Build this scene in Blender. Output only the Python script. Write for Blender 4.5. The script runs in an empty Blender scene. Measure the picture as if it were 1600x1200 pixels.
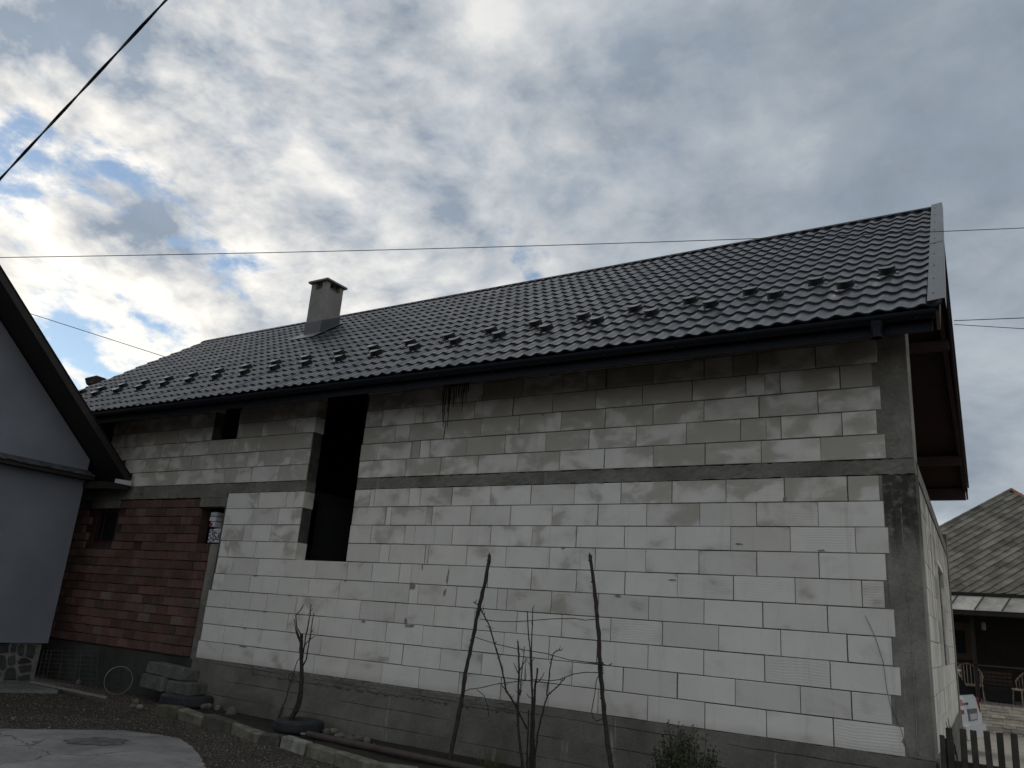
import bpy, bmesh, math, random
import numpy as np
from mathutils import Vector, Matrix

rnd = random.Random(7)
scene = bpy.context.scene
COL = scene.collection
R_ = math.radians

# ------------------------------------------------------------------ camera
# x runs along the front wall (0 = right corner), y goes into the house, z = 0 is the top of the plinth
CAM = np.array([0.770, -8.285, 0.896])
FPX, YAW, PITCH, ROLL = 1240.0, R_(33.03), R_(16.51), R_(4.40)
F = np.array([-math.sin(YAW) * math.cos(PITCH), math.cos(YAW) * math.cos(PITCH), math.sin(PITCH)])
_r = np.array([math.cos(YAW), math.sin(YAW), 0.0])
_u = np.cross(_r, F)
RT = _r * math.cos(ROLL) + _u * math.sin(ROLL)
UP = -_r * math.sin(ROLL) + _u * math.cos(ROLL)
cam_d = bpy.data.cameras.new('camera')
cam_d.sensor_width = 36.0
cam_d.lens = 36.0 * FPX / 1600.0
cam_d.clip_start = 0.05
cam_d.clip_end = 3000
cam = bpy.data.objects.new('camera', cam_d)
COL.objects.link(cam)
cam.matrix_world = Matrix(((RT[0], UP[0], -F[0], CAM[0]), (RT[1], UP[1], -F[1], CAM[1]),
                           (RT[2], UP[2], -F[2], CAM[2]), (0, 0, 0, 1)))
scene.camera = cam

# ------------------------------------------------------------------ light
SUN = Vector((-0.944, 0.108, 0.312)).normalized()   # low, behind the clouds left of the frame
SUN_EL = math.asin(SUN.z)
SUN_AZ = math.atan2(SUN.x, SUN.y)
scene.view_settings.view_transform = 'Standard'
scene.view_settings.look = 'None'
scene.view_settings.gamma = 1.0
scene.view_settings.use_curve_mapping = False
scene.view_settings.exposure = 0.6

sun_d = bpy.data.lights.new('sun', 'SUN')
sun_d.energy = 0.7
sun_d.angle = R_(12)
sun_d.color = (1.0, 0.93, 0.83)
sun = bpy.data.objects.new('sun', sun_d)
COL.objects.link(sun)
sun.rotation_euler = SUN.to_track_quat('Z', 'Y').to_euler()
sun.location = (-20, 8, 15)

# ------------------------------------------------------------------ node helper
class NT:
    def __init__(self, tree):
        self.t = tree
        self.n = tree.nodes
        self.l = tree.links
    def node(self, typ, **kw):
        nd = self.n.new(typ)
        for k, v in kw.items():
            setattr(nd, k, v)
        return nd
    def put(self, sock, v):
        if hasattr(v, 'is_linked') or isinstance(v, bpy.types.NodeSocket):
            self.l.new(v, sock)
        elif isinstance(v, (tuple, list)) and sock.type == 'RGBA' and len(v) == 3:
            sock.default_value = (*v, 1.0)
        else:
            sock.default_value = v
    def math(self, op, a, b=None, c=None, clamp=False):
        nd = self.node('ShaderNodeMath', operation=op, use_clamp=clamp)
        self.put(nd.inputs[0], a)
        if b is not None: self.put(nd.inputs[1], b)
        if c is not None: self.put(nd.inputs[2], c)
        return nd.outputs[0]
    def vmath(self, op, a, b=None, out=0):
        nd = self.node('ShaderNodeVectorMath', operation=op)
        self.put(nd.inputs[0], a)
        if b is not None:
            self.put(nd.inputs['Scale' if op == 'SCALE' else 1], b)
        return nd.outputs[out]
    def noise(self, vec, scale, detail=4, rough=0.55, dist=0.0, out='Fac'):
        nd = self.node('ShaderNodeTexNoise')
        self.put(nd.inputs['Vector'], vec)
        nd.inputs['Scale'].default_value = scale
        nd.inputs['Detail'].default_value = detail
        nd.inputs['Roughness'].default_value = rough
        nd.inputs['Distortion'].default_value = dist
        return nd.outputs[out]
    def voronoi(self, vec, scale, feature='F1', out='Distance'):
        nd = self.node('ShaderNodeTexVoronoi', feature=feature)
        self.put(nd.inputs['Vector'], vec)
        nd.inputs['Scale'].default_value = scale
        return nd.outputs[out]
    def ramp(self, fac, lo, hi):
        nd = self.node('ShaderNodeMapRange', interpolation_type='SMOOTHSTEP')
        self.put(nd.inputs['Value'], fac)
        self.put(nd.inputs['From Min'], lo)
        self.put(nd.inputs['From Max'], hi)
        return nd.outputs[0]
    def mix(self, fac, a, b, mode='MIX'):
        nd = self.node('ShaderNodeMix', data_type='RGBA', blend_type=mode)
        self.put(nd.inputs[0], fac)
        self.put(nd.inputs[6], a)
        self.put(nd.inputs[7], b)
        return nd.outputs[2]
    def sep(self, vec):
        nd = self.node('ShaderNodeSeparateXYZ')
        self.put(nd.inputs[0], vec)
        return nd.outputs
    def comb(self, x, y, z):
        nd = self.node('ShaderNodeCombineXYZ')
        for i, v in enumerate((x, y, z)): self.put(nd.inputs[i], v)
        return nd.outputs[0]

# ------------------------------------------------------------------ sky
def ray(px, py):
    d = ((px - 800) / FPX) * RT - ((py - 600) / FPX) * UP + F
    return d / np.linalg.norm(d)

world = bpy.data.worlds.new('World')
scene.world = world
world.use_nodes = True
w = NT(world.node_tree)
w.n.clear()
w_out = w.node('ShaderNodeOutputWorld')
w_bg = w.node('ShaderNodeBackground')
w_bg.inputs['Strength'].default_value = 0.1
sky = w.node('ShaderNodeTexSky', sky_type='NISHITA')
sky.sun_disc = False
sky.sun_elevation = SUN_EL
sky.sun_rotation = SUN_AZ
sky.air_density = 1.0
sky.dust_density = 0.1
sky.ozone_density = 1.2
tc = w.node('ShaderNodeTexCoord')
D = tc.outputs['Generated']
dx, dy, dz = w.sep(D)
den = w.math('ADD', w.math('MAXIMUM', dz, 0.0), 0.30)
P = w.comb(w.math('DIVIDE', dx, den), w.math('DIVIDE', dy, den), 0.0)
warp = w.vmath('SCALE', w.vmath('SUBTRACT', w.noise(P, 1.6, 3, 0.5, out='Color'), (0.5, 0.5, 0.5)), 0.22)
PW = w.vmath('ADD', P, warp)
def toward(px, py, cos_lo, cos_hi):
    return w.ramp(w.vmath('DOT_PRODUCT', D, tuple(ray(px, py)), out=1), cos_lo, cos_hi)
sdot = w.vmath('DOT_PRODUCT', D, tuple(SUN), out=1)
glow = w.ramp(sdot, 0.30, 1.0)
glow2 = w.ramp(sdot, 0.80, 1.0)
toward_sun = (-0.05, 0.008, 0.0)
big = w.noise(PW, 1.1, 3, 0.5)
mid = w.noise(PW, 3.4, 11, 0.57)
mid_s = w.noise(w.vmath('ADD', PW, toward_sun), 3.4, 11, 0.57)
fine = w.noise(w.vmath('ADD', PW, (7.3, 2.1, 0.4)), 9.0, 8, 0.60)
thick = w.math('ADD', w.math('MULTIPLY', big, 0.36), w.math('ADD', w.math('MULTIPLY', mid, 0.46), w.math('MULTIPLY', fine, 0.18)))
gap = w.math('ADD', w.math('MULTIPLY', toward(130, 460, 0.935, 0.998), 0.095),
             w.math('MULTIPLY', toward(890, 355, 0.990, 0.9999), 0.07))
tg = w.math('SUBTRACT', thick, gap)
cover = w.ramp(tg, 0.365, 0.425)
relief = w.math('MULTIPLY', w.math('SUBTRACT', mid, mid_s), 5.5)
shade = w.noise(w.vmath('ADD', PW, (3.1, -4.4, 2.0)), 1.9, 8, 0.56)
sh = w.math('ADD', w.math('ADD', w.math('MULTIPLY', shade, 1.0), w.math('MULTIPLY', mid, -0.35)), 0.175)
lit = w.math('ADD', w.ramp(sh, 0.36, 0.64), w.math('MULTIPLY', relief, w.math('MULTIPLY_ADD', glow, 0.85, 0.30)))
edge = w.math('SUBTRACT', 1.0, w.ramp(tg, 0.38, 0.50))
lit = w.math('ADD', w.math('MULTIPLY', lit, 0.80), w.math('MULTIPLY', edge, 0.45), clamp=True)
back = w.ramp(sdot, 0.1, -0.9)                 # clouds facing the sun, behind the viewer
dark_c = w.mix(glow, (1.80, 2.14, 2.55), (2.10, 2.52, 3.10))
dark_c = w.mix(back, dark_c, (3.0, 3.2, 3.4))
tone = w.math('MULTIPLY_ADD', fine, 0.5, 0.75)
dark_c = w.mix(1.0, dark_c, w.comb(tone, tone, tone), 'MULTIPLY')
bright_c = w.mix(glow, (3.25, 3.55, 3.85), (6.8, 6.6, 6.25))
bright_c = w.mix(glow2, bright_c, (7.8, 7.4, 6.7))
bright_c = w.mix(back, bright_c, (6.0, 6.0, 5.9))
cloud = w.mix(lit, dark_c, bright_c)
blue = w.mix(1.0, sky.outputs[0], (0.80, 0.80, 0.80), 'MULTIPLY')
mixed = w.mix(cover, blue, cloud)
w.l.new(mixed, w_bg.inputs['Color'])
w.l.new(w_bg.outputs[0], w_out.inputs['Surface'])

# ------------------------------------------------------------------ geometry helpers
def on_plane(px, py, n, c):
    d = ray(px, py)
    n = np.array(n, float)
    return Vector(CAM + d * ((c - n @ CAM) / (n @ d)))
def at_y(px, py, y=0.0): return on_plane(px, py, (0, 1, 0), y)
def at_z(px, py, z): return on_plane(px, py, (0, 0, 1), z)
def at_d(px, py, d): return Vector(CAM + ray(px, py) * d)

class MB:
    """collects faces for one mesh"""
    def __init__(self):
        self.v = []; self.f = []
    def quad(self, a, b, c, d):
        i = len(self.v); self.v += [tuple(a), tuple(b), tuple(c), tuple(d)]; self.f.append((i, i+1, i+2, i+3))
    def poly(self, pts):
        i = len(self.v); self.v += [tuple(p) for p in pts]; self.f.append(tuple(range(i, i+len(pts))))
    def box(self, x0, x1, y0, y1, z0, z1):
        i = len(self.v)
        self.v += [(x0,y0,z0),(x1,y0,z0),(x1,y1,z0),(x0,y1,z0),(x0,y0,z1),(x1,y0,z1),(x1,y1,z1),(x0,y1,z1)]
        self.f += [tuple(i+k for k in q) for q in ((0,3,2,1),(4,5,6,7),(0,1,5,4),(1,2,6,5),(2,3,7,6),(3,0,4,7))]
        return self
    def cbox(self, x0, x1, y0, y1, z0, z1, c=0.008, jit=0.0, rg=None):
        """box with all edges chamfered"""
        i = len(self.v)
        rg = rg or rnd
        X, Y, Z = (x0, x1), (y0, y1), (z0, z1)
        def j(): return rg.uniform(-jit, jit) if jit else 0.0
        idx = {}
        for a in (0, 1):
            for b in (0, 1):
                for d in (0, 1):
                    sx, sy, sz = (1 if a == 0 else -1), (1 if b == 0 else -1), (1 if d == 0 else -1)
                    jx, jy, jz = j(), j(), j()
                    bx, by, bz = X[a]+jx, Y[b]+jy, Z[d]+jz
                    idx[a,b,d] = len(self.v)
                    self.v += [(bx, by+sy*c, bz+sz*c), (bx+sx*c, by, bz+sz*c), (bx+sx*c, by+sy*c, bz)]
        g = lambda a,b,d,k: idx[a,b,d]+k
        fs = []
        for a in (0,1):
            q = [g(a,0,0,0),g(a,1,0,0),g(a,1,1,0),g(a,0,1,0)]; fs.append(q if a else q[::-1])
        for b in (0,1):
            q = [g(0,b,0,1),g(1,b,0,1),g(1,b,1,1),g(0,b,1,1)]; fs.append(q if not b else q[::-1])
        for d in (0,1):
            q = [g(0,0,d,2),g(1,0,d,2),g(1,1,d,2),g(0,1,d,2)]; fs.append(q if d else q[::-1])
        for a in (0,1):
            for b in (0,1): fs.append([g(a,b,0,0),g(a,b,1,0),g(a,b,1,1),g(a,b,0,1)])
            for d in (0,1): fs.append([g(a,0,d,0),g(a,1,d,0),g(a,1,d,2),g(a,0,d,2)])
        for b in (0,1):
            for d in (0,1): fs.append([g(0,b,d,1),g(1,b,d,1),g(1,b,d,2),g(0,b,d,2)])
        for a in (0,1):
            for b in (0,1):
                for d in (0,1): fs.append([g(a,b,d,0),g(a,b,d,1),g(a,b,d,2)])
        self.f += [tuple(q) for q in fs]
        return self
    def tube(self, pts, rad, seg=6, cap=True):
        pts = [Vector(p) for p in pts]
        if not isinstance(rad, (list, tuple)): rad = [rad]*len(pts)
        base = len(self.v)
        n = len(pts)
        prev = None
        for i, p in enumerate(pts):
            t = (pts[min(i+1, n-1)] - pts[max(i-1, 0)])
            t = t.normalized() if t.length > 1e-9 else Vector((0,0,1))
            if prev is None:
                a = t.orthogonal().normalized()
            else:
                a = prev - t*prev.dot(t)
                a = a.normalized() if a.length > 1e-6 else t.orthogonal().normalized()
            prev = a
            b = t.cross(a)
            for k in range(seg):
                an = 2*math.pi*k/seg
                self.v.append(tuple(p + (a*math.cos(an)+b*math.sin(an))*rad[i]))
        for i in range(n-1):
            for k in range(seg):
                k2 = (k+1) % seg
                self.f.append((base+i*seg+k, base+i*seg+k2, base+(i+1)*seg+k2, base+(i+1)*seg+k))
        if cap:
            self.f.append(tuple(base+k for k in range(seg))[::-1])
            self.f.append(tuple(base+(n-1)*seg+k for k in range(seg)))
        return self
    def prism(self, pts, off):
        """closed polygon extruded by vector off"""
        off = Vector(off); pts = [Vector(p) for p in pts]
        i = len(self.v); n = len(pts)
        self.v += [tuple(p) for p in pts] + [tuple(p+off) for p in pts]
        self.f.append(tuple(range(i, i+n))[::-1]); self.f.append(tuple(range(i+n, i+2*n)))
        for k in range(n):
            k2 = (k+1) % n
            self.f.append((i+k, i+k2, i+n+k2, i+n+k))
        return self
    def lathe(self, prof, centre, seg=32, axis='z', a0=0.0, a1=2*math.pi):
        c = Vector(centre); b = len(self.v); full = abs(a1-a0-2*math.pi) < 1e-6
        ns = seg if full else seg+1
        for k in range(ns):
            an = a0+(a1-a0)*k/seg
            for r, h in prof:
                if axis == 'z': self.v.append((c.x+r*math.cos(an), c.y+r*math.sin(an), c.z+h))
                else: self.v.append((c.x+h, c.y+r*math.cos(an), c.z+r*math.sin(an)))
        m = len(prof)
        for k in range(seg):
            k2 = (k+1) % ns
            for q in range(m-1):
                self.f.append((b+k*m+q, b+k2*m+q, b+k2*m+q+1, b+k*m+q+1))
        return self
    def mesh(self, name, mat, smooth=None):
        me = bpy.data.meshes.new(name)
        me.from_pydata(self.v, [], self.f)
        bm = bmesh.new(); bm.from_mesh(me)
        bmesh.ops.remove_doubles(bm, verts=bm.verts, dist=1e-6)
        bmesh.ops.recalc_face_normals(bm, faces=bm.faces)
        bm.to_mesh(me); bm.free()
        if mat is not None: me.materials.append(mat)
        if smooth is not None:
            me.shade_smooth(); me.set_sharp_from_angle(angle=R_(smooth))
        return me
    def obj(self, name, mat, parent=None, smooth=None):
        return link(name, self.mesh(name, mat, smooth), parent)

def link(name, data, parent=None):
    o = bpy.data.objects.new(name, data)
    COL.objects.link(o)
    if parent is not None: o.parent = parent
    return o
def tag(o, label=None, cat=None, group=None, kind=None):
    if label: o['label'] = label
    if cat: o['category'] = cat
    if group: o['group'] = group
    if kind: o['kind'] = kind
    return o
def thing(name, label, cat, loc=(0, 0, 0), group=None):
    o = link(name, None)
    o.empty_display_size = 0.2
    o.location = loc
    return tag(o, label, cat, group)
def under(o, parent):
    """parent keeping world-space mesh coordinates"""
    o.parent = parent
    o.matrix_parent_inverse = Matrix.Translation(parent.location).inverted()
    return o

# ------------------------------------------------------------------ materials
def material(name):
    m = bpy.data.materials.new(name)
    m.use_nodes = True
    t = NT(m.node_tree)
    b = t.n['Principled BSDF']
    geo = t.node('ShaderNodeNewGeometry')
    return m, t, b, geo.outputs['Position']
def bump(t, b, h, strength=0.4, dist=0.01):
    nd = t.node('ShaderNodeBump')
    nd.inputs['Strength'].default_value = strength
    nd.inputs['Distance'].default_value = dist
    t.put(nd.inputs['Height'], h)
    t.l.new(nd.outputs[0], b.inputs['Normal'])
def simple(name, c1, c2=None, scale=6.0, rough=0.8, bmp=0.3, bscale=60.0, bdist=0.004, metal=0.0, spec=None, per_obj=0.0):
    m, t, b, P = material(name)
    c2 = c2 or tuple(x*0.7 for x in c1)
    fac = t.ramp(t.noise(P, scale, 6, 0.6), 0.3, 0.7)
    col = t.mix(fac, c1, c2)
    if per_obj:
        oi = t.node('ShaderNodeObjectInfo')
        hv = t.node('ShaderNodeHueSaturation')
        t.put(hv.inputs['Value'], t.math('MULTIPLY_ADD', oi.outputs['Random'], 2*per_obj, 1-per_obj))
        t.put(hv.inputs['Color'], col)
        col = hv.outputs[0]
    t.put(b.inputs['Base Color'], col)
    b.inputs['Roughness'].default_value = rough
    b.inputs['Metallic'].default_value = metal
    if spec is not None: b.inputs['Specular IOR Level'].default_value = spec
    if bmp: bump(t, b, t.noise(P, bscale, 5, 0.6), bmp, bdist)
    return m

def aac_material(dirty=0.0):
    m, t, b, P = material('stained_aerated_concrete' if dirty else 'aerated_concrete')
    oi = t.node('ShaderNodeObjectInfo'); rv = oi.outputs['Random']
    x, y, z = t.sep(P)
    rvec = t.comb(t.math('MULTIPLY', rv, 31.0), t.math('MULTIPLY', rv, 17.0), t.math('MULTIPLY', rv, 53.0))
    Pl = t.vmath('ADD', P, rvec)
    white = t.mix(t.ramp(t.noise(P, 0.35, 3, 0.5), 0.35, 0.65), (0.79, 0.765, 0.715), (0.79, 0.75, 0.675))
    white = t.mix(t.math('MULTIPLY', t.ramp(t.noise(Pl, 3.0, 3, 0.5), 0.35, 0.7), 0.35), white, (0.63, 0.61, 0.56))
    grey = t.mix(t.math('MULTIPLY', t.math('POWER', rv, 2.0), 0.5), white, (0.53, 0.50, 0.445))
    # damp that reaches further in the upper storey
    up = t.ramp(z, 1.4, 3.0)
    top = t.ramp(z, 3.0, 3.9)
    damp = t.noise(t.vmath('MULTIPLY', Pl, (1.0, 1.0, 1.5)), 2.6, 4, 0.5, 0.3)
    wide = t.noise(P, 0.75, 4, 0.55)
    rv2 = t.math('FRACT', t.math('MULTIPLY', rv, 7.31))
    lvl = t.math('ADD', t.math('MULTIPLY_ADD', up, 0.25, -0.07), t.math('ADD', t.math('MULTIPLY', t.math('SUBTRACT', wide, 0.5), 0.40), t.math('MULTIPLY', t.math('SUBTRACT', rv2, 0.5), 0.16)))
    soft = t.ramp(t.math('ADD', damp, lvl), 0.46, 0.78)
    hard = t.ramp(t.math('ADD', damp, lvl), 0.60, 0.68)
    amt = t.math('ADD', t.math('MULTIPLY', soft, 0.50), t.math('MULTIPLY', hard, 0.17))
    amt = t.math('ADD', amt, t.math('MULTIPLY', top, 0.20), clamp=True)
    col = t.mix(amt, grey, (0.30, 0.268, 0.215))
    if dirty:
        run = t.ramp(t.noise(t.comb(0.0, t.math('MULTIPLY', y, 3.0), t.math('MULTIPLY', z, 0.5)), 1.0, 5, 0.6), 0.34, 0.62)
        col = t.mix(t.math('MULTIPLY', run, t.math('MULTIPLY_ADD', t.ramp(z, 0.6, 2.4), 0.45, 0.35)), col, (0.21, 0.185, 0.13))
    streak = t.ramp(t.noise(t.comb(t.math('MULTIPLY', x, 9.0), y, t.math('MULTIPLY', z, 0.8)), 1.0, 4, 0.6), 0.56, 0.75)
    col = t.mix(t.math('MULTIPLY', streak, 0.22), col, (0.30, 0.28, 0.24))
    low = t.math('SUBTRACT', 1.0, t.ramp(t.math('ADD', z, t.math('MULTIPLY', t.noise(P, 5.0, 4), 0.1)), 0.05, 0.16))
    col = t.mix(t.math('MULTIPLY', low, 0.35), col, (0.36, 0.33, 0.28))
    speck = t.ramp(t.voronoi(P, 26.0), 0.06, 0.03)
    sp2 = t.math('MULTIPLY', speck, t.ramp(t.noise(P, 5.0, 2), 0.55, 0.62))
    col = t.mix(t.math('MULTIPLY', sp2, 0.7), col, (0.10, 0.09, 0.08))
    col = t.mix(t.math('MULTIPLY', t.ramp(t.noise(P, 60.0, 4, 0.7), 0.45, 0.75), 0.14), col, (0.33, 0.31, 0.28))
    t.put(b.inputs['Base Color'], col)
    b.inputs['Roughness'].default_value = 0.92
    b.inputs['Specular IOR Level'].default_value = 0.2
    wv = t.node('ShaderNodeTexWave', wave_type='BANDS', bands_direction='Z')
    t.put(wv.inputs['Vector'], P)
    wv.inputs['Scale'].default_value = 12.0
    wv.inputs['Distortion'].default_value = 5.0
    wv.inputs['Detail'].default_value = 2.0
    wv.inputs['Detail Scale'].default_value = 0.35
    rv3 = t.math('FRACT', t.math('MULTIPLY', rv, 13.7))
    rib = t.math('MULTIPLY', wv.outputs['Fac'], t.math('ADD', t.math('MULTIPLY', t.ramp(rv3, 0.78, 0.92), 0.32), 0.03))
    sawn = t.noise(t.comb(t.math('MULTIPLY', x, 4.0), y, t.math('MULTIPLY', z, 120.0)), 1.0, 3)
    h = t.math('ADD', t.math('MULTIPLY', t.noise(P, 70.0, 5, 0.65), 0.5), t.math('ADD', rib, t.math('MULTIPLY', sawn, 0.25)))
    bump(t, b, h, 0.55, 0.006)
    return m

def concrete_material(name, c1, c2, c3, streak=0.5, bd=0.012, boards=0.0, soot=None, crack=False):
    m, t, b, P = material(name)
    x, y, z = t.sep(P)
    a = t.ramp(t.noise(P, 1.7, 6, 0.62), 0.32, 0.68)
    col = t.mix(a, c1, c2)
    blot = t.ramp(t.noise(P, 0.9, 5, 0.6, 0.6), 0.5, 0.68)
    col = t.mix(t.math('MULTIPLY', blot, 0.65), col, c3)
    st = t.ramp(t.noise(t.comb(t.math('MULTIPLY', x, 13.0), t.math('MULTIPLY', y, 13.0), t.math('MULTIPLY', z, 1.2)), 1.0, 5, 0.65), 0.60, 0.74)
    st = t.math('MULTIPLY', st, t.ramp(t.noise(P, 0.8, 3), 0.45, 0.6))
    col = t.mix(t.math('MULTIPLY', st, streak), col, tuple(min(1, v*2.1) for v in c1))
    col = t.mix(t.math('MULTIPLY', t.ramp(t.noise(P, 35.0, 5, 0.7), 0.42, 0.72), 0.35), col, tuple(v*0.45 for v in c2))
    t.put(b.inputs['Base Color'], col)
    b.inputs['Roughness'].default_value = 0.93
    b.inputs['Specular IOR Level'].default_value = 0.2
    h = t.math('ADD', t.noise(P, 9.0, 6, 0.65), t.math('MULTIPLY', t.noise(P, 90.0, 4, 0.7), 0.35))
    if crack:
        Pc = t.vmath('ADD', P, t.vmath('SCALE', t.noise(P, 3.0, 4, 0.6, out='Color'), 0.35))
        cr_ = t.math('MULTIPLY', t.ramp(t.voronoi(Pc, 0.8, 'DISTANCE_TO_EDGE'), 0.014, 0.004), t.ramp(t.noise(P, 0.9, 2), 0.42, 0.55))
        col = t.mix(t.math('MULTIPLY', cr_, 0.7), col, (0.07, 0.065, 0.06))
        dirt = t.ramp(t.noise(P, 2.8, 6, 0.7), 0.52, 0.72)
        col = t.mix(t.math('MULTIPLY', dirt, 0.5), col, (0.13, 0.118, 0.10))
        t.put(b.inputs['Base Color'], col)
    if soot:
        # black run-off stain below the ring beam
        zz = t.math('ADD', z, t.math('MULTIPLY', t.math('SUBTRACT', t.noise(t.comb(t.math('MULTIPLY', x, 9.0), y, t.math('MULTIPLY', z, 1.5)), 1.0, 5, 0.65), 0.5), 1.3))
        s_ = t.math('MULTIPLY', t.ramp(zz, soot[0], soot[1]), t.ramp(t.noise(P, 14.0, 4, 0.6), 0.25, 0.55))
        col = t.mix(t.math('MULTIPLY', s_, 0.85), col, (0.03, 0.029, 0.026))
        t.put(b.inputs['Base Color'], col)
    if boards:
        # marks of the shuttering boards
        zz = t.math('ADD', z, t.math('ADD', t.math('MULTIPLY', x, 0.008), t.math('MULTIPLY', t.noise(P, 1.5, 3), 0.03)))
        fr_ = t.math('FRACT', t.math('DIVIDE', zz, boards))
        line = t.ramp(t.math('ABSOLUTE', t.math('SUBTRACT', fr_, 0.5)), 0.03, 0.008)
        line = t.math('MULTIPLY', line, t.ramp(t.noise(t.comb(t.math('MULTIPLY', x, 0.9), 0.0, t.math('MULTIPLY', z, 4.0)), 1.0, 3), 0.38, 0.55))
        h = t.math('SUBTRACT', h, t.math('MULTIPLY', line, 1.0))
        col = t.mix(t.math('MULTIPLY', line, 0.55), col, tuple(v*0.4 for v in c3))
        t.put(b.inputs['Base Color'], col)
    bump(t, b, h, 0.7, bd)
    return m

M = {}
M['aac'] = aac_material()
M['aac_dirty'] = aac_material(1.0)
M['mortar'] = simple('mortar', (0.10, 0.095, 0.085), (0.05, 0.048, 0.043), 7, 0.95, 0.6, 60, 0.01)
M['beam'] = concrete_material('beam_concrete', (0.25, 0.24, 0.205), (0.165, 0.158, 0.135), (0.115, 0.11, 0.093), 0.35, 0.02)
M['plinth'] = concrete_material('plinth_concrete', (0.215, 0.20, 0.172), (0.145, 0.136, 0.118), (0.098, 0.092, 0.078), 0.75, 0.02, boards=0.21)
M['column'] = concrete_material('column_concrete', (0.30, 0.285, 0.245), (0.165, 0.158, 0.135), (0.095, 0.091, 0.076), 0.7, 0.02)
M['column_dark'] = concrete_material('column_concrete_sooty', (0.30, 0.285, 0.245), (0.165, 0.158, 0.135), (0.095, 0.091, 0.076), 0.7, 0.02, soot=(1.55, 2.15))
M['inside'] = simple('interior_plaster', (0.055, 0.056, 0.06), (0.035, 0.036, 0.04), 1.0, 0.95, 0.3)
M['wood'] = simple('eave_timber', (0.042, 0.015, 0.010), (0.022, 0.009, 0.007), 5, 0.75, 0.4, 40)
M['old_wood'] = simple('weathered_timber', (0.055, 0.048, 0.040), (0.028, 0.025, 0.021), 9, 0.85, 0.5, 80, per_obj=0.25)
M['gutter'] = simple('dark_gutter_metal', (0.007, 0.008, 0.014), (0.005, 0.006, 0.010), 3, 0.55, 0.05, spec=0.25)
M['trim'] = simple('grey_trim_metal', (0.115, 0.118, 0.125), (0.09, 0.092, 0.098), 3, 0.42, 0.06, 20)
M['guard'] = simple('snow_guard_metal', (0.010, 0.011, 0.011), (0.016, 0.017, 0.017), 12, 0.22, 0.05, spec=0.7)
M['flash'] = simple('chimney_flashing', (0.055, 0.058, 0.064), (0.045, 0.048, 0.052), 4, 0.45, 0.06)
M['render'] = simple('grey_house_render', (0.185, 0.197, 0.225), (0.148, 0.160, 0.187), 1.1, 0.9, 0.45, 90, 0.006)
M['black_gap'] = simple('dark_void', (0.02, 0.02, 0.02), (0.012, 0.012, 0.012), 3, 0.9, 0)
M['bark'] = simple('bare_bark', (0.040, 0.031, 0.026), (0.020, 0.016, 0.013), 25, 0.9, 0.6, 90)
M['stake'] = simple('stake_wood', (0.052, 0.042, 0.034), (0.026, 0.021, 0.018), 18, 0.9, 0.7, 60)
M['wire'] = simple('dark_wire', (0.018, 0.018, 0.020), (0.03, 0.028, 0.026), 10, 0.6, 0)
M['cable'] = simple('black_cable', (0.010, 0.010, 0.012), (0.016, 0.016, 0.018), 6, 0.55, 0.2)
M['rubber'] = simple('tyre_rubber', (0.016, 0.018, 0.022), (0.028, 0.030, 0.034), 6, 0.8, 0.4, 40)
M['rust'] = simple('rusty_pipe', (0.075, 0.058, 0.048), (0.050, 0.036, 0.028), 8, 0.75, 0.5, 50)
M['steel'] = simple('dull_steel', (0.30, 0.30, 0.29), (0.22, 0.215, 0.20), 10, 0.5, 0.1)
M['rock'] = simple('river_stone', (0.17, 0.155, 0.135), (0.10, 0.092, 0.082), 8, 0.9, 0.5, 40, per_obj=0.3)
M['conc_block'] = simple('old_concrete_block', (0.14, 0.14, 0.125), (0.075, 0.078, 0.068), 7, 0.95, 0.8, 35, 0.01, per_obj=0.15)
M['soil'] = simple('soil', (0.035, 0.028, 0.020), (0.018, 0.015, 0.011), 12, 1.0, 1.0, 45, 0.03)
M['white'] = simple('white_board', (0.62, 0.63, 0.64), (0.55, 0.56, 0.57), 5, 0.8, 0.1)
M['ink'] = simple('print_ink', (0.03, 0.035, 0.05), (0.02, 0.02, 0.03), 5, 0.8, 0)
M['red_print'] = simple('red_print', (0.36, 0.03, 0.03), (0.28, 0.03, 0.03), 5, 0.8, 0)
M['glass'] = simple('dark_glass', (0.010, 0.012, 0.013), (0.015, 0.017, 0.018), 2, 0.06, 0)
M['leaf'] = simple('bush_leaf', (0.050, 0.058, 0.018), (0.022, 0.034, 0.012), 30, 0.7, 0)
M['bud'] = simple('dark_seed_head', (0.016, 0.012, 0.009), (0.026, 0.018, 0.012), 30, 0.9, 0)
M['grass'] = simple('dry_grass', (0.10, 0.095, 0.035), (0.06, 0.065, 0.02), 12, 0.9, 0)
M['tar'] = simple('tar', (0.012, 0.012, 0.014), (0.02, 0.02, 0.022), 9, 0.45, 0.2)

def roof_metal():
    m, t, b, P = material('roof_metal_tile')
    dust = t.ramp(t.noise(P, 2.2, 5, 0.6), 0.4, 0.7)
    col = t.mix(dust, (0.024, 0.025, 0.028), (0.038, 0.039, 0.042))
    t.put(b.inputs['Base Color'], col)
    t.put(b.inputs['Roughness'], t.math('MULTIPLY_ADD', dust, 0.16, 0.27))
    b.inputs['Specular IOR Level'].default_value = 0.55
    bump(t, b, t.noise(P, 240.0, 2), 0.08, 0.002)
    return m
M['roof'] = roof_metal()

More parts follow.
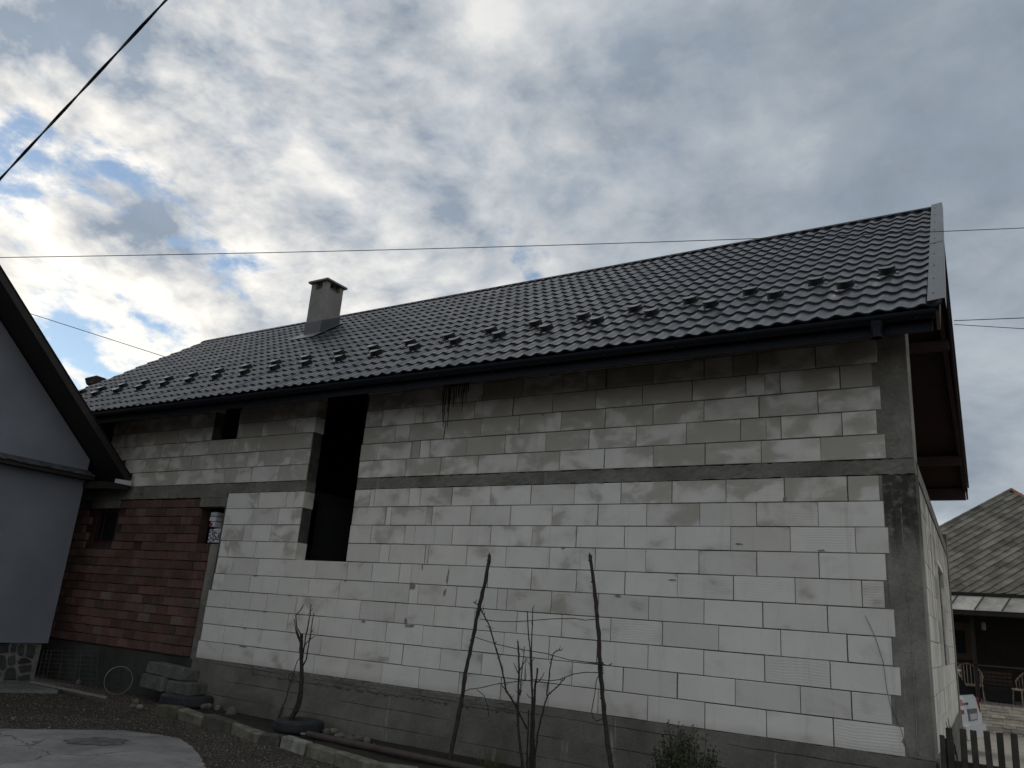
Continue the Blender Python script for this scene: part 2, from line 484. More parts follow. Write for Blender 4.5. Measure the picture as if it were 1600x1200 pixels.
def brick_material():
    m, t, b, P = material('hollow_clay_brick')
    oi = t.node('ShaderNodeObjectInfo'); rv = oi.outputs['Random']
    x, y, z = t.sep(P)
    a = t.mix(rv, (0.205, 0.100, 0.080), (0.135, 0.080, 0.066))
    gz_ = t.math('MULTIPLY', t.ramp(t.math('FRACT', t.math('MULTIPLY', rv, 9.7)), 0.60, 0.95), 0.75)
    gz_ = t.math('MULTIPLY', gz_, t.ramp(t.noise(P, 0.9, 3), 0.40, 0.6))
    a = t.mix(gz_, a, (0.20, 0.165, 0.135))
    hv = t.node('ShaderNodeHueSaturation'); t.put(hv.inputs['Color'], a)
    t.put(hv.inputs['Value'], t.math('MULTIPLY_ADD', t.math('FRACT', t.math('MULTIPLY', rv, 23.3)), 0.45, 0.70))
    hv.inputs['Saturation'].default_value = 0.85
    a = hv.outputs[0]
    dirt = t.ramp(t.noise(P, 1.3, 5, 0.6, 0.4), 0.46, 0.66)
    a = t.mix(t.math('MULTIPLY', dirt, 0.55), a, (0.060, 0.043, 0.036))
    a = t.mix(t.math('MULTIPLY', t.ramp(t.noise(P, 30.0, 5, 0.7), 0.5, 0.75), 0.35), a, (0.15, 0.115, 0.095))
    t.put(b.inputs['Base Color'], a)
    b.inputs['Roughness'].default_value = 0.92
    b.inputs['Specular IOR Level'].default_value = 0.2
    bump(t, b, t.noise(P, 60.0, 5, 0.65), 0.6, 0.008)
    return m
M['brick'] = brick_material()

def gravel_material():
    m, t, b, P = material('gravel_ground')
    v = t.voronoi(P, 42.0)
    cell = t.node('ShaderNodeTexVoronoi'); t.put(cell.inputs['Vector'], P); cell.inputs['Scale'].default_value = 42.0
    cs = t.sep(cell.outputs['Color'])
    col = t.mix(t.ramp(cs[0], 0.15, 0.95), (0.085, 0.072, 0.057), (0.21, 0.185, 0.155))
    col = t.mix(t.ramp(t.noise(P, 1.1, 5, 0.6), 0.4, 0.68), col, (0.085, 0.072, 0.058))
    col = t.mix(t.ramp(v, 0.30, 0.65), col, (0.035, 0.030, 0.024))
    t.put(b.inputs['Base Color'], col)
    b.inputs['Roughness'].default_value = 0.95
    b.inputs['Specular IOR Level'].default_value = 0.2
    h = t.math('ADD', t.math('SUBTRACT', 1.0, v), t.math('MULTIPLY', t.noise(P, 6.0, 5), 0.8))
    bump(t, b, h, 0.9, 0.02)
    return m
M['gravel'] = gravel_material()
M['slab'] = concrete_material('yard_concrete', (0.34, 0.32, 0.305), (0.225, 0.213, 0.205), (0.15, 0.14, 0.135), 0.1, 0.010, crack=True)
M['slab_patch'] = simple('cracked_patch', (0.085, 0.082, 0.080), (0.17, 0.163, 0.157), 9, 0.95, 0.8, 30, 0.02)

def kerb_material():
    m, t, b, P = material('mossy_kerb')
    oi = t.node('ShaderNodeObjectInfo'); rv = oi.outputs['Random']
    a = t.mix(rv, (0.235, 0.225, 0.185), (0.085, 0.085, 0.070))
    moss = t.ramp(t.noise(P, 5.0, 6, 0.65), 0.45, 0.62)
    a = t.mix(t.math('MULTIPLY', moss, 0.7), a, (0.060, 0.062, 0.028))
    a = t.mix(t.math('MULTIPLY', t.ramp(t.noise(P, 22.0, 5, 0.7), 0.5, 0.7), 0.5), a, (0.045, 0.045, 0.038))
    t.put(b.inputs['Base Color'], a)
    b.inputs['Roughness'].default_value = 0.95
    bump(t, b, t.noise(P, 30.0, 5, 0.65), 0.9, 0.015)
    return m
M['kerb'] = kerb_material()

# ------------------------------------------------------------------ ground
def smooth(a, b, x):
    q = min(1, max(0, (x-a)/(b-a))); return q*q*(3-2*q)
def gz(x, y):
    """height of the yard: it falls a little towards the camera and runs level behind the house"""
    z = -0.65 - 0.09*smooth(-12.6, -9.5, x)*smooth(-0.1, -0.7, y) - 0.02*smooth(-2.0, -5.0, y)
    z -= 0.50*smooth(0.0, 18.0, y)
    if -30 < x < 12 and -12 < y < 0: z += 0.008*math.sin(x*2.3+y*1.1)+0.006*math.sin(x*5.1-y*3.7)
    return z
def axis(fine0, fine1, step, far):
    a = list(np.arange(fine0, fine1+1e-6, step))
    lo, hi = [fine0], [fine1]
    d = step
    while hi[-1] < far: d *= 1.7; hi.append(hi[-1]+d)
    d = step
    while lo[-1] > -far: d *= 1.7; lo.append(lo[-1]-d)
    return lo[:0:-1] + a + hi[1:]
gx, gy = axis(-18, 6, 0.3, 600), axis(-9, 16, 0.3, 600)
g = MB()
g.v = [(x, y, gz(x, y)) for y in gy for x in gx]
nx = len(gx)
g.f = [(j*nx+i, j*nx+i+1, (j+1)*nx+i+1, (j+1)*nx+i) for j in range(len(gy)-1) for i in range(nx-1)]
tag(g.obj('ground', M['gravel'], smooth=60), kind='structure')

# loose pebbles on the yard
def pebble_mesh(spots, name, mat, seed=1):
    rg = random.Random(seed)
    m = MB()
    ico = [(0,0,1),(0.9,0,0.1),(0,0.9,0.15),(-0.9,0.1,0.1),(0.1,-0.9,0.1)]
    for x, y, s in spots:
        z = gz(x, y); an = rg.uniform(0, 6.28); i = len(m.v)
        if y < -1.5 and slab_depth(x, y) > 0: z = SLABZ
        hs = rg.uniform(0.4, 0.8)
        for a, b, c in ico:
            k = rg.uniform(0.75, 1.2)
            m.v.append((x+s*k*(a*math.cos(an)-b*math.sin(an)), y+s*k*(a*math.sin(an)+b*math.cos(an)), z-0.002+s*hs*c))
        m.f += [(i, i+1, i+2), (i, i+2, i+3), (i, i+3, i+4), (i, i+4, i+1)]
    return m.obj(name, mat)
SLABZ = -0.722
slab_px = [(-60, 1136), (20, 1139), (110, 1140), (190, 1141), (250, 1148), (282, 1154), (300, 1166), (312, 1180), (322, 1200), (318, 1240), (250, 1300), (-60, 1330)]
sp = [at_z(x, y, SLABZ) for x, y in slab_px]
def slab_depth(x, y):
    """distance inside the slab edge, negative outside"""
    ins = False; dmin = 1e9; n = len(sp)
    for i in range(n):
        a, b = sp[i], sp[(i+1) % n]
        if (a.y > y) != (b.y > y) and x < (b.x-a.x)*(y-a.y)/(b.y-a.y)+a.x: ins = not ins
        vx, vy = b.x-a.x, b.y-a.y
        q = max(0, min(1, ((x-a.x)*vx+(y-a.y)*vy)/(vx*vx+vy*vy+1e-9)))
        dmin = min(dmin, math.hypot(x-a.x-q*vx, y-a.y-q*vy))
    return dmin if ins else -dmin
spots = []
while len(spots) < 9500:
    x, y = rnd.uniform(-14, -3.5), rnd.uniform(-4.2, -0.2)
    if y < -1.5:
        sd_ = slab_depth(x, y)
        if sd_ > 0 and rnd.random() > 0.9*math.exp(-sd_/0.07)+0.035: continue
    spots.append((x, y, rnd.choice((0.005, 0.006, 0.008, 0.010, 0.014)) * rnd.uniform(0.7, 1.3)))
M['pebble'] = simple('pebble', (0.30, 0.275, 0.24), (0.09, 0.08, 0.066), 55, 0.95, 0)
tag(pebble_mesh(spots, 'gravel', M['pebble']), 'loose grey brown gravel strewn over the yard', 'gravel', kind='stuff')

# poured concrete slab in the yard, traced on the ground
pts = []
for i in range(len(sp)):
    a, b = sp[i], sp[(i+1) % len(sp)]
    for k in range(6):
        q = a.lerp(b, k/6)
        pts.append((q.x+rnd.uniform(-.012, .012), q.y+rnd.uniform(-.012, .012)))
m = MB()
top = [(x, y, -0.722) for x, y in pts]
m.poly(top)
for i in range(len(top)):
    a, b = top[i], top[(i+1) % len(top)]
    m.quad((a[0], a[1], a[2]-0.06), (b[0], b[1], b[2]-0.06), b, a)
tag(m.obj('concrete_pavement', M['slab']), kind='structure')
c = at_z(152, 1158, -0.7175)
m = MB(); pts = []
for k in range(26):
    an = 2*math.pi*k/26; rr = 0.30*rnd.uniform(0.72, 1.15)
    pts.append((c.x+rr*math.cos(an)*1.0, c.y+rr*math.sin(an)*1.0, -0.7175))
m.poly(pts)
tag(m.obj('crumbled_patch', M['slab_patch']), 'dark crumbled patch in the pale concrete slab at lower left', 'patch')

# ------------------------------------------------------------------ the unfinished house
HC = 0.2497                       # course height, lower storey
UZ, UC = 2.6568, 0.2461           # start and course height, upper storey
def wx(px, z, y=0.0):
    """x on the plane y at height z seen at pixel column px"""
    lo, hi = -30.0, 6.0
    for _ in range(60):
        mid_ = (lo+hi)/2
        d = np.array([mid_, y, z]) - CAM
        u_ = 800 + FPX*(d @ RT)/(d @ F)
        if u_ < px: lo = mid_
        else: hi = mid_
    return (lo+hi)/2

house = thing('unfinished_house', 'large unfinished house of white aerated blocks with dark metal tile roof', 'house', (0, 0, -0.66))
WT = 0.20
front_lower = MB()
front_upper = MB()

# joints of every course, read off along the wall (pixel columns at mid course); a None starts a new run
LOW = {
 10: [355,390,404,447,460,475,None,553.6,577.6,585,639,657,706,766,829,897,970,1049.6,1134,1225.4,1324,1373.6],
 9: [351,392,434,470,None,550.4,601.6,611,666,675,734.4,797,862.4,933.6,1010,1093,1182,1278,1382],
 8: [346,380,394,422,466,None,546,579.4,632,647.6,706.6,766.6,831,900,975,1055,1141.4,1234.6,1336.6,1389],
 7: [343,356.6,398.4,442.4,462.4,None,542,593,608,664,669,728.6,790.6,858.6,930,1008.4,1092,1182.4,1280,1385],
 6: [338,361.6,402,446,494,542.4,581,623.6,642.4,700,762,829.6,900,976,1058,1146,1242,1347,1382],
 5: [332.4,349,390,435,482,530.4,583,639,653,712.6,776.6,791.4,861,934.4,1013.6,1099.6,1191.6,1293,1399],
 4: [324,360,375,416,462,510.6,562,616.6,635.5,678,740.6,807,877.4,953.6,1035,1123,1219.4,1324,1395],
 3: [319,339,381,403.4,449,498,548.5,602.6,660.4,721.6,787,857.4,932,1012.4,1099.4,1194,1297.4,1408],
 2: [315,349,408,453,501,554,608.4,628.4,688,752,820,894,973,1057.6,1149,1250.4,1330.4,1393],
 1: [308,348,395,442,490,541.8,596,654.4,716.4,782,857,934,1012,1101,1197.6,1302.4,1414],
}
UPP = {
 1: [205,241,276.6,313.6,351.4,392.6,434.6,479.5,None,559,581.4,634,688,746.6,808,874,944,1020.4,1101.4,1189,1282.4,1384],
 2: [195,226,233,263,298,337,348,387,403,414,455,484,None,563,589.4,642.4,656,671.6,728.6,789,852.4,920,993.6,1072.4,1156.6,1197,1220.6,1315.6,1370],
 3: [176,189,220,253,288,325,362,402,444,487.5,None,568,618,640,694,751.4,811.4,876.6,945.4,1020,1100,1185.6,1277.6,1376],
 4: [174,194,243,278,317,331,None,371,410,462,492.5,None,572,597,648.6,661,692,741,801,863.6,931,1004,1081.4,1165.6,1195,1218.6,1312.4,1362.4],
 5: [178,198,233,264,298,327,335,None,374.5,410,455,496,None,576,627,645,691,755,816,879,917,947,1021,1100,1145,1183.6,1274,1370],
}
low_holder = link('front_wall', None, house); low_holder.matrix_parent_inverse = Matrix.Translation(house.location).inverted()
def block_mesh(x0, x1, z0, z1, y0=0.0, depth=WT, rg=rnd):
    """an aerated block: crisp front with a worn arris and now and then a knocked-off corner"""
    g_ = 0.0040
    x0 += g_*rg.uniform(0.3, 1.6)+(rg.uniform(0.003, 0.009) if rg.random() < 0.10 else 0.0); x1 -= g_*rg.uniform(0.3, 1.6); z0 += g_*rg.uniform(0.7, 1.4); z1 -= g_*rg.uniform(0.7, 1.4)
    yo = y0+rg.uniform(-0.0035, 0.0035)
    c_ = 0.0035
    m = MB()
    cut = [c_*rg.uniform(0.8, 1.6) for _ in range(4)]
    if rg.random() < 0.22: cut[rg.randrange(4)] = rg.uniform(0.012, 0.04)
    tl = rg.uniform(-0.0015, 0.0015)
    corners = [(x0, z0), (x1, z0), (x1, z1), (x0, z1)]
    sg = [(1, 1), (-1, 1), (-1, -1), (1, -1)]
    back = [(x, y0+depth, z) for x, z in corners]
    rim = [(x, yo+c_*1.3, z) for x, z in corners]
    fr = []
    for k in range(4):
        (x, z), (sx, sz) = corners[k], sg[k]
        fr.append((x+sx*cut[k], yo+tl*(1 if k in (0, 3) else -1), z+sz*c_))
        fr.append((x+sx*c_, yo+tl*(1 if k in (0, 3) else -1), z+sz*cut[k]))
    order = [1, 0, 3, 2, 5, 4, 7, 6]
    i = len(m.v)
    # front octagon in order, so that a knocked corner is a facet
    seq = [fr[1], fr[0], fr[2], fr[3], fr[5], fr[4], fr[6], fr[7]]
    m.v += back + rim + seq
    B, Rm, S = i, i+4, i+8
    m.f.append((B, B+3, B+2, B+1))
    for k in range(4):
        k2 = (k+1) % 4
        m.f.append((B+k, B+k2, Rm+k2, Rm+k))
    m.f.append(tuple(S+q for q in range(8)))
    # chamfers: corner k owns S[2k], S[2k+1]
    for k in range(4):
        k2 = (k+1) % 4
        m.f.append((Rm+k, Rm+k2, S+(2*k2), S+(2*k+1)))
        m.f.append((Rm+k, S+2*k+1, S+2*k))
    return m
def lay(rows, zof, parent):
    n = 0
    for k, js in rows.items():
        z0, z1 = zof(k-1), zof(k)
        run = []
        runs = [run]
        for q in js:
            if q is None: run = []; runs.append(run)
            else: run.append(wx(q, (z0+z1)/2))
        for run in runs:
            for a, b in zip(run[:-1], run[1:]):
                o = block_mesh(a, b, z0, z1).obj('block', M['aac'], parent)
                n += 1
    return n
# mortar cores behind the blocks (recessed joints)
OPX0, OPX1 = -8.122, -7.115       # tall opening
OPZ = 6*HC
AACX = -9.86
def wall_core(name, rects, parent, y0=0.016, y1=WT-0.004, mat=None):
    m = MB()
    for x0, x1, z0, z1 in rects: m.box(x0, x1, y0, y1, z0, z1)
    o = m.obj(name, mat or M['mortar'], parent)
    return o
lower_wall = wall_core('lower_wall', [(AACX-0.02, OPX0-0.004, 0.002, 10*HC), (OPX0-0.004, OPX1+0.004, 0.002, OPZ-0.004), (OPX1+0.004, -0.46, 0.002, 10*HC)], None)
under(lower_wall, house)
TOPZ = UZ+6.2*UC
NX0, NX1 = wx(332, UZ+3.6*UC), wx(371.5, UZ+3.6*UC)
ULX = -13.45
upper_wall = wall_core('upper_wall', [(ULX+0.004, NX0-0.004, UZ+0.002, TOPZ), (NX0-0.004, NX1+0.004, UZ+0.002, UZ+3*UC-0.004), (NX1+0.004, OPX0-0.004, UZ+0.002, TOPZ), (OPX1+0.004, -0.49, UZ+0.002, TOPZ)], None)
under(upper_wall, house)
bpy.data.objects.remove(low_holder)
lay(LOW, lambda k: k*HC, lower_wall)
lay(UPP, lambda k: UZ+k*UC, upper_wall)
# top course under the eaves: plain strips hidden in shade
for a, b in ((ULX, NX0), (NX1, OPX0), (OPX1, -0.33)):
    n = max(1, round((b-a)/0.604)); s = (b-a)/n
    for i in range(n):
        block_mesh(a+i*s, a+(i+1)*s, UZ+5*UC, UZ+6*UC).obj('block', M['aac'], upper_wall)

M['smear'] = simple('mortar_smear', (0.30, 0.285, 0.25), (0.20, 0.19, 0.165), 20, 0.95, 0.7, 60, 0.006)
m = MB(); rg = random.Random(21)
def smear(px, py, w_, h_, lean=0.0):
    c_ = at_y(px, py, 0.0); n = 11; q = []
    for k in range(n):
        an = 2*math.pi*k/n; r_ = rg.uniform(0.55, 1.1)
        q.append((c_.x+w_*r_*math.cos(an)+lean*h_*math.sin(an), -0.0062+rg.uniform(-.0006, .0006), c_.z+h_*r_*math.sin(an)))
    m.prism(q, (0, 0.004, 0))
for s_ in ((700, 900, .018, .10, .1), (695, 925, .022, .05, .2), (645, 916, .05, .05, 0), (634, 970, .03, .05, 0), (640, 978, .09, .018, 0), (568, 971, .04, .018, 0), (660, 886, .012, .05, 0), (850, 552, .02, .03, 0), (848, 648, .02, .02, 0), (940, 755, .03, .012, 0), (880, 857, .03, .012, 0), (965, 931, .04, .015, 0), (1155, 850, .05, .012, 0), (1284, 860, .05, .012, 0), (1226, 780, .02, .03, 0), (540, 908, .02, .02, 0), (452, 930, .06, .01, 0), (400, 900, .05, .01, 0), (413, 956, .04, .012, 0), (383, 982, .04, .01, 0), (380, 1010, .09, .012, 0), (1050, 906, .06, .008, 0)):
    smear(*s_)
sm_o = under(m.obj('mortar_smears', M['smear']), house); sm_o['kind'] = 'stuff'
# ring beam with its ragged face, plinth, columns
def rough_strip(name, x0, x1, z0, z1, y0, y1, mat, parent, step=0.06, amp=0.006, edge=0.006, nz=4):
    """a concrete member cast against boards: front face uneven, arrises ragged"""
    rg = random.Random(hash(name) % 1000 + int(abs(x0*10)))
    n = max(2, int((x1-x0)/step))
    m = MB(); rows = []
    for j in range(nz+1):
        row = []
        for i in range(n+1):
            e = edge if j in (0, nz) else 0.0
            row.append((x0+(x1-x0)*i/n, y0+rg.uniform(-amp, amp), z0+(z1-z0)*j/nz+rg.uniform(-e, e)))
        rows.append(row)
    b = len(m.v)
    for r in rows: m.v += r
    w_ = n+1
    for j in range(nz):
        for i in range(n): m.f.append((b+j*w_+i, b+j*w_+i+1, b+(j+1)*w_+i+1, b+(j+1)*w_+i))
    for j, zz in ((0, z0), (nz, z1)):
        for i in range(n):
            a_, c_ = rows[j][i], rows[j][i+1]
            m.quad(a_, c_, (c_[0], y1, c_[2]), (a_[0], y1, a_[2]))
    for i in (0, n):
        for j in range(nz):
            a_, c_ = rows[j][i], rows[j+1][i]
            m.quad(a_, c_, (c_[0], y1, c_[2]), (a_[0], y1, a_[2]))
    m.quad((x0, y1, z0), (x1, y1, z0), (x1, y1, z1), (x0, y1, z1))
    o = m.obj(name, mat)
    return under(o, parent)
rough_strip('ring_beam', OPX1, 0.0, 10*HC+0.006, UZ-0.004, 0.012, WT, M['beam'], house, 0.05, 0.007, 0.008)
rough_strip('ring_beam', AACX-0.02, OPX0, 10*HC+0.006, UZ-0.004, 0.012, WT, M['beam'], house, 0.05, 0.006, 0.006)
rough_strip('ring_beam', ULX-3.2, AACX-0.021, 2.436, UZ-0.004, 0.008, WT+0.05, M['beam'], house, 0.05, 0.006, 0.006)
rough_strip('plinth', -9.95, 0.004, -0.95, 0.0, -0.03, WT+0.05, M['plinth'], house, 0.08, 0.004, 0.004, 10)
M['plinth_shaded'] = concrete_material('shaded_plinth', (0.070, 0.072, 0.066), (0.045, 0.047, 0.043), (0.03, 0.031, 0.028), 0.1, 0.015)  # plinth concrete darkened, corner shade put into its colour
rough_strip('plinth', -16.6, -9.952, -0.95, -0.03, 0.015, WT+0.05, M['plinth_shaded'], house, 0.08, 0.004, 0.004, 10)
# plinth top band of crumbled render, slightly proud
pc = rough_strip('plinth_crumble', -8.6, -4.2, -0.115, -0.006, -0.034, 0.0, M['plinth'], house, 0.022, 0.007, 0.020, 7)
pc.data.shade_smooth()

def column(name, x0, x1, z0, z1, y0, parent, label=None, mat=None):
    o = rough_strip(name, x0, x1, z0, z1, y0, 0.30, mat or M['column'], parent, 0.045, 0.003, 0.004, max(4, int((z1-z0)/0.12)))
    if label: o['label'] = label
    return o
column('column', -0.285, 0.0, 0.002, 10*HC-0.002, 0.004, house, 'corner column of the ground floor, streaked dark at the top', M['column_dark'])
column('column', -0.345, 0.0, UZ+0.002, 4.25, 0.006, house, 'corner column of the upper floor')
rough_strip('column_joint', -0.47, -0.287, 0.002, 10*HC-0.002, 0.0095, 0.19, M['column'], house, 0.03, 0.002, 0.0, 30)
rough_strip('column_joint', -0.50, -0.347, UZ+0.002, UZ+5.9*UC, 0.0095, 0.19, M['column'], house, 0.03, 0.002, 0.0, 16)
# rough casting seam down the lower column
m = MB(); rg = random.Random(4)
zz = 0.02
pts = []
while zz < 2.2:
    pts.append((-0.135+0.012*math.sin(zz*1.7)+rg.uniform(-.004, .004), 0.001+rg.uniform(-.004, .001), zz)); zz += 0.03
m.tube(pts, [rg.uniform(0.001, 0.008) for _ in pts], 5)
under(m.obj('casting_seam', M['smear']), house)

# tall opening: reveals, sill; interior
m = MB()
m.box(-16.1, -8.76, 0.30, 7.4, 2.50, 2.655); m.box(-6.0, -0.32, 0.30, 7.4, 2.50, 2.655); m.box(-8.76, -6.0, 2.2, 7.4, 2.50, 2.655)                                # floor slab
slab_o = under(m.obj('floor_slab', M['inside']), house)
m = MB()
m.box(-16.3, -1.3, 7.55, 7.8, -0.7, 4.50)                                  # rear wall
m.prism([(-16.15, 0.0, -0.7), (-16.15, 7.8, -0.7), (-16.15, 7.8, 4.2), (-16.15, 3.9, 6.9), (-16.15, 0.0, 4.2)], (-0.25, 0, 0))                                  # far end wall
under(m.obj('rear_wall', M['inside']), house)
m = MB()
m.box(-16.1, -0.3, 0.25, 7.5, -0.12, -0.02)
under(m.obj('ground_slab', M['inside']), house)
m = MB()
m.box(-8.75, -8.60, 0.9, 7.5, 0.0, 2.48)
m.box(-6.2, -6.05, 0.26, 7.5, 0.0, 2.48)
m.box(-6.2, -6.05, 0.26, 7.5, 2.67, 4.3)
under(m.obj('added_partition', M['inside']), house)  # partitions added inside to block light entering by the open gable
# block returns in the reveal, seen as a darker side of each block: thin joint lines come from the blocks themselves

# gable wall, skewed by a hair so that it recedes as in the picture
GK = -0.040
def gxy(y): return GK*y
gable = MB()
gw = link('gable_wall', None)
def gable_box(m, y0, y1, z0, z1, proud=0.0, depth=0.2):
    a, b = gxy(y0), gxy(y1)
    m.prism([(a+proud, y0, z0), (b+proud, y1, z0), (b+proud, y1, z1), (a+proud, y0, z1)], (-depth, 0, 0))
bpy.data.objects.remove(gw)
m = MB(); gable_box(m, 0.305, 7.5, 0.0, 10*HC, -0.010, 0.18)
gable_wall = under(m.obj('gable_wall', M['mortar']), house)
for k in range(1, 11):
    z0, z1 = (k-1)*HC, k*HC
    y = 0.305 + (0.30 if k % 2 else 0.0)
    ys = [0.305] + ([0.605] if k % 2 else []) 
    yy = ys[-1]
    while yy+0.604 < 7.5: yy += 0.604; ys.append(yy)
    ys.append(7.5)
    for a, b in zip(ys[:-1], ys[1:]):
        if b-a < 0.03: continue
        if a < 4.0 and b > 3.0 and 4 <= k <= 8: continue                     # boarded window
        m = MB()
        pr = rnd.uniform(-.003, .003)
        gable_box(m, a+0.003, b-0.003, z0+0.003, z1-0.003, pr, 0.17)
        m.obj('block', M['aac_dirty'], gable_wall)
m = MB(); gable_box(m, 2.7, 4.35, 3*HC+0.01, 8*HC-0.01, -0.03, 0.1)
under(m.obj('window_board', M['aac']), house)
m = MB(); gable_box(m, 2.62, 2.70, 3*HC, 8*HC, 0.03, 0.14); gable_box(m, 4.35, 4.43, 3*HC, 8*HC, 0.03, 0.14)
gable_box(m, 2.705, 4.345, 8*HC-0.06, 8*HC, 0.028, 0.14)
under(m.obj('window_frame', M['aac']), house)
m = MB(); gable_box(m, 0.30, 7.5, 10*HC+0.004, UZ, 0.012, 0.24)
under(m.obj('ring_beam', M['beam']), house)
m = MB().box(-1.295, -0.62, 7.56, 7.8, -0.7, UZ+0.05)
under(m.obj('rear_wall_end', M['column']), house)
m = MB(); gable_box(m, 7.5, 7.82, -1.2, UZ+0.22, 0.02, 0.3)
under(m.obj('column', M['column']), house)
m = MB(); gable_box(m, 0.02, 7.8, -0.95, -0.002, 0.03, 0.3)
under(m.obj('plinth', M['plinth']), house)

# ---- brick part on the left
brick_wall = MB()
for r in ((-16.3, -13.46, -0.03, 2.43), (-13.46, -12.82, -0.03, 1.68), (-12.82, -10.50, -0.03, 2.43), (-10.50, -10.115, -0.03, 1.70)):
    brick_wall.box(r[0], r[1], 0.075, 0.24, r[2], r[3])
M['brick_core'] = simple('brick_core', (0.07, 0.038, 0.030), (0.04, 0.026, 0.022), 7, 0.95, 0.6)
brick_wall = under(brick_wall.obj('brick_wall', M['brick_core']), house)
def ribbed_brick(L, H, dpt=0.10, ribs=7):
    """hollow clay brick laid with its combed face outwards; origin at lower left front"""
    m = MB(); prof = []
    for k in range(ribs):
        a = L*k/ribs; s = L/ribs
        prof += [(a+s*0.10, 0.0), (a+s*0.60, 0.0), (a+s*0.66, 0.030), (a+s*1.0, 0.030)]
    prof = [(0.0, 0.006)] + prof[:-1] + [(L, 0.006)]
    b = len(m.v); n = len(prof)
    for x, y in prof: m.v += [(x, y, 0.0), (x, y, H)]
    for k in range(n-1): m.f.append((b+2*k, b+2*k+2, b+2*k+3, b+2*k+1))
    b2 = len(m.v)
    m.v += [(0, dpt, 0), (L, dpt, 0), (L, dpt, H), (0, dpt, H)]
    m.f.append(tuple([b+2*k for k in range(n)][::-1] + [b2, b2+1][::1]))
    m.f.append(tuple([b+2*k+1 for k in range(n)] + [b2+2, b2+3]))
    m.f.append((b, b+1, b2+3, b2)); m.f.append((b+2*(n-1), b2+1, b2+2, b+2*n-1))
    return m.mesh('brick', M['brick'])
BR, BH = 17, 0.1428
brick_full = [ribbed_brick(0.276, 0.128, ribs=r_) for r_ in (6, 7, 8)]
brick_half = ribbed_brick(0.134, 0.128, ribs=4)
for r_ in range(BR):
    z0 = 0.002 + r_*BH
    xr = -10.50 if z0 > 1.69 else -10.115
    x = xr - (0.0 if r_ % 2 else 0.146)
    if r_ % 2 == 0:
        o = link('brick', brick_half, brick_wall); o.location = (xr-0.139, 0.02, z0)
    while x > -16.2:
        x -= 0.292
        if z0+BH > 1.70 and z0 < 2.28 and x+0.276 > -13.46 and x < -12.82: continue
        if x < -14.9: break                                                   # behind the grey house
        if rnd.random() < 0.012: continue
        o = link('brick', brick_full[rnd.randrange(3)], brick_wall)
        o.location = (x, 0.02+rnd.uniform(-.010, .014), z0+rnd.uniform(-.003, .003))
        o.rotation_euler = (0, rnd.uniform(-.008, .008), rnd.uniform(-.012, .012))
# brick returns around the window are closed by a rendered frame
m = MB()
for x0, x1, z0, z1 in ((-13.46, -13.40, 1.68, 2.27), (-12.88, -12.82, 1.68, 2.27), (-13.40, -12.88, 1.68, 1.73), (-13.40, -12.88, 2.22, 2.27)):
    m.box(x0, x1, 0.10, 0.17, z0, z1)
wf = under(m.obj('window', M['wood']), house)
m = MB().box(-13.40, -12.88, 0.125, 0.135, 1.73, 2.22)
g_ = m.obj('pane', M['glass'], wf)
m = MB().box(-13.30, -13.27, 0.118, 0.124, 1.73, 2.22); m.obj('mullion', M['old_wood'], wf)
rough_strip('lintel', -13.60, -12.76, 2.285, 2.43, 0.012, 0.22, M['beam'], house, 0.05, 0.004, 0.004, 3)
rough_strip('lintel', -10.50, -9.83, 2.285, 2.430, 0.004, 0.22, M['beam'], house, 0.05, 0.004, 0.004, 3)
# narrow cemented slot between brick and blocks, foam boards stacked in its upper part
rough_strip('cement_infill', -10.11, -9.80, -0.03, 1.70, 0.05, 0.2, M['column'], house, 0.04, 0.006, 0.0, 20)
m = MB().box(-10.55, -9.84, 0.62, 0.70, 1.2, 2.35)
under(m.obj('niche_back', M['inside']), house)
def foam(px0, px1, py0, py1, y):
    p0, p1 = at_y(px0, py1, y), at_y(px1, py0, y)
    m = MB().cbox(p0.x, p1.x, y, y+0.25, p0.z, p1.z, 0.004)
    return under(m.obj('foam_board', M['white']), house), p0, p1
F1 = foam(324, 332.5, 827, 847.5, 0.07)
F2 = foam(333, 346, 830, 847.5, 0.09)
foam(334, 345.5, 826, 829.3, 0.10); foam(327, 338, 807, 814, 0.12); foam(328, 336, 815, 823, 0.10); foam(329, 340, 800, 806, 0.13)
p0 = at_y(327, 822, 0.098); p1 = at_y(332.5, 817, 0.098)
m = MB().box(p0.x, p1.x, 0.0975, 0.0995, p0.z, p1.z)
under(m.obj('red_print', M['red_print']), house)
def lettering(txt, loc, size, rot, mat, parent, ext=0.0015, name='lettering'):
    cu = bpy.data.curves.new(name, 'FONT')
    cu.body = txt; cu.size = size; cu.extrude = ext; cu.align_x = 'CENTER'; cu.align_y = 'CENTER'
    cu.materials.append(mat)
    o = link(name, cu)
    o.location = loc; o.rotation_euler = rot
    bpy.context.view_layer.update()
    me = bpy.data.meshes.new_from_object(o.evaluated_get(bpy.context.evaluated_depsgraph_get()))
    me.materials.clear(); me.materials.append(mat)
    mw = o.matrix_world.copy()
    bpy.data.objects.remove(o)
    o = link(name, me)
    o.matrix_world = mw
    if parent is not None:
        o.parent = parent; o.matrix_parent_inverse = Matrix.Translation(parent.location).inverted()
    return o
c = (F2[1]+F2[2])/2
lettering('S&', (c.x, 0.0885, c.z), 0.19, (R_(90), 0, 0), M['ink'], house)
c = (F1[1]+F1[2])/2
lettering('SW', (c.x, 0.0685, c.z), 0.14, (R_(90), R_(90), 0), M['ink'], house)

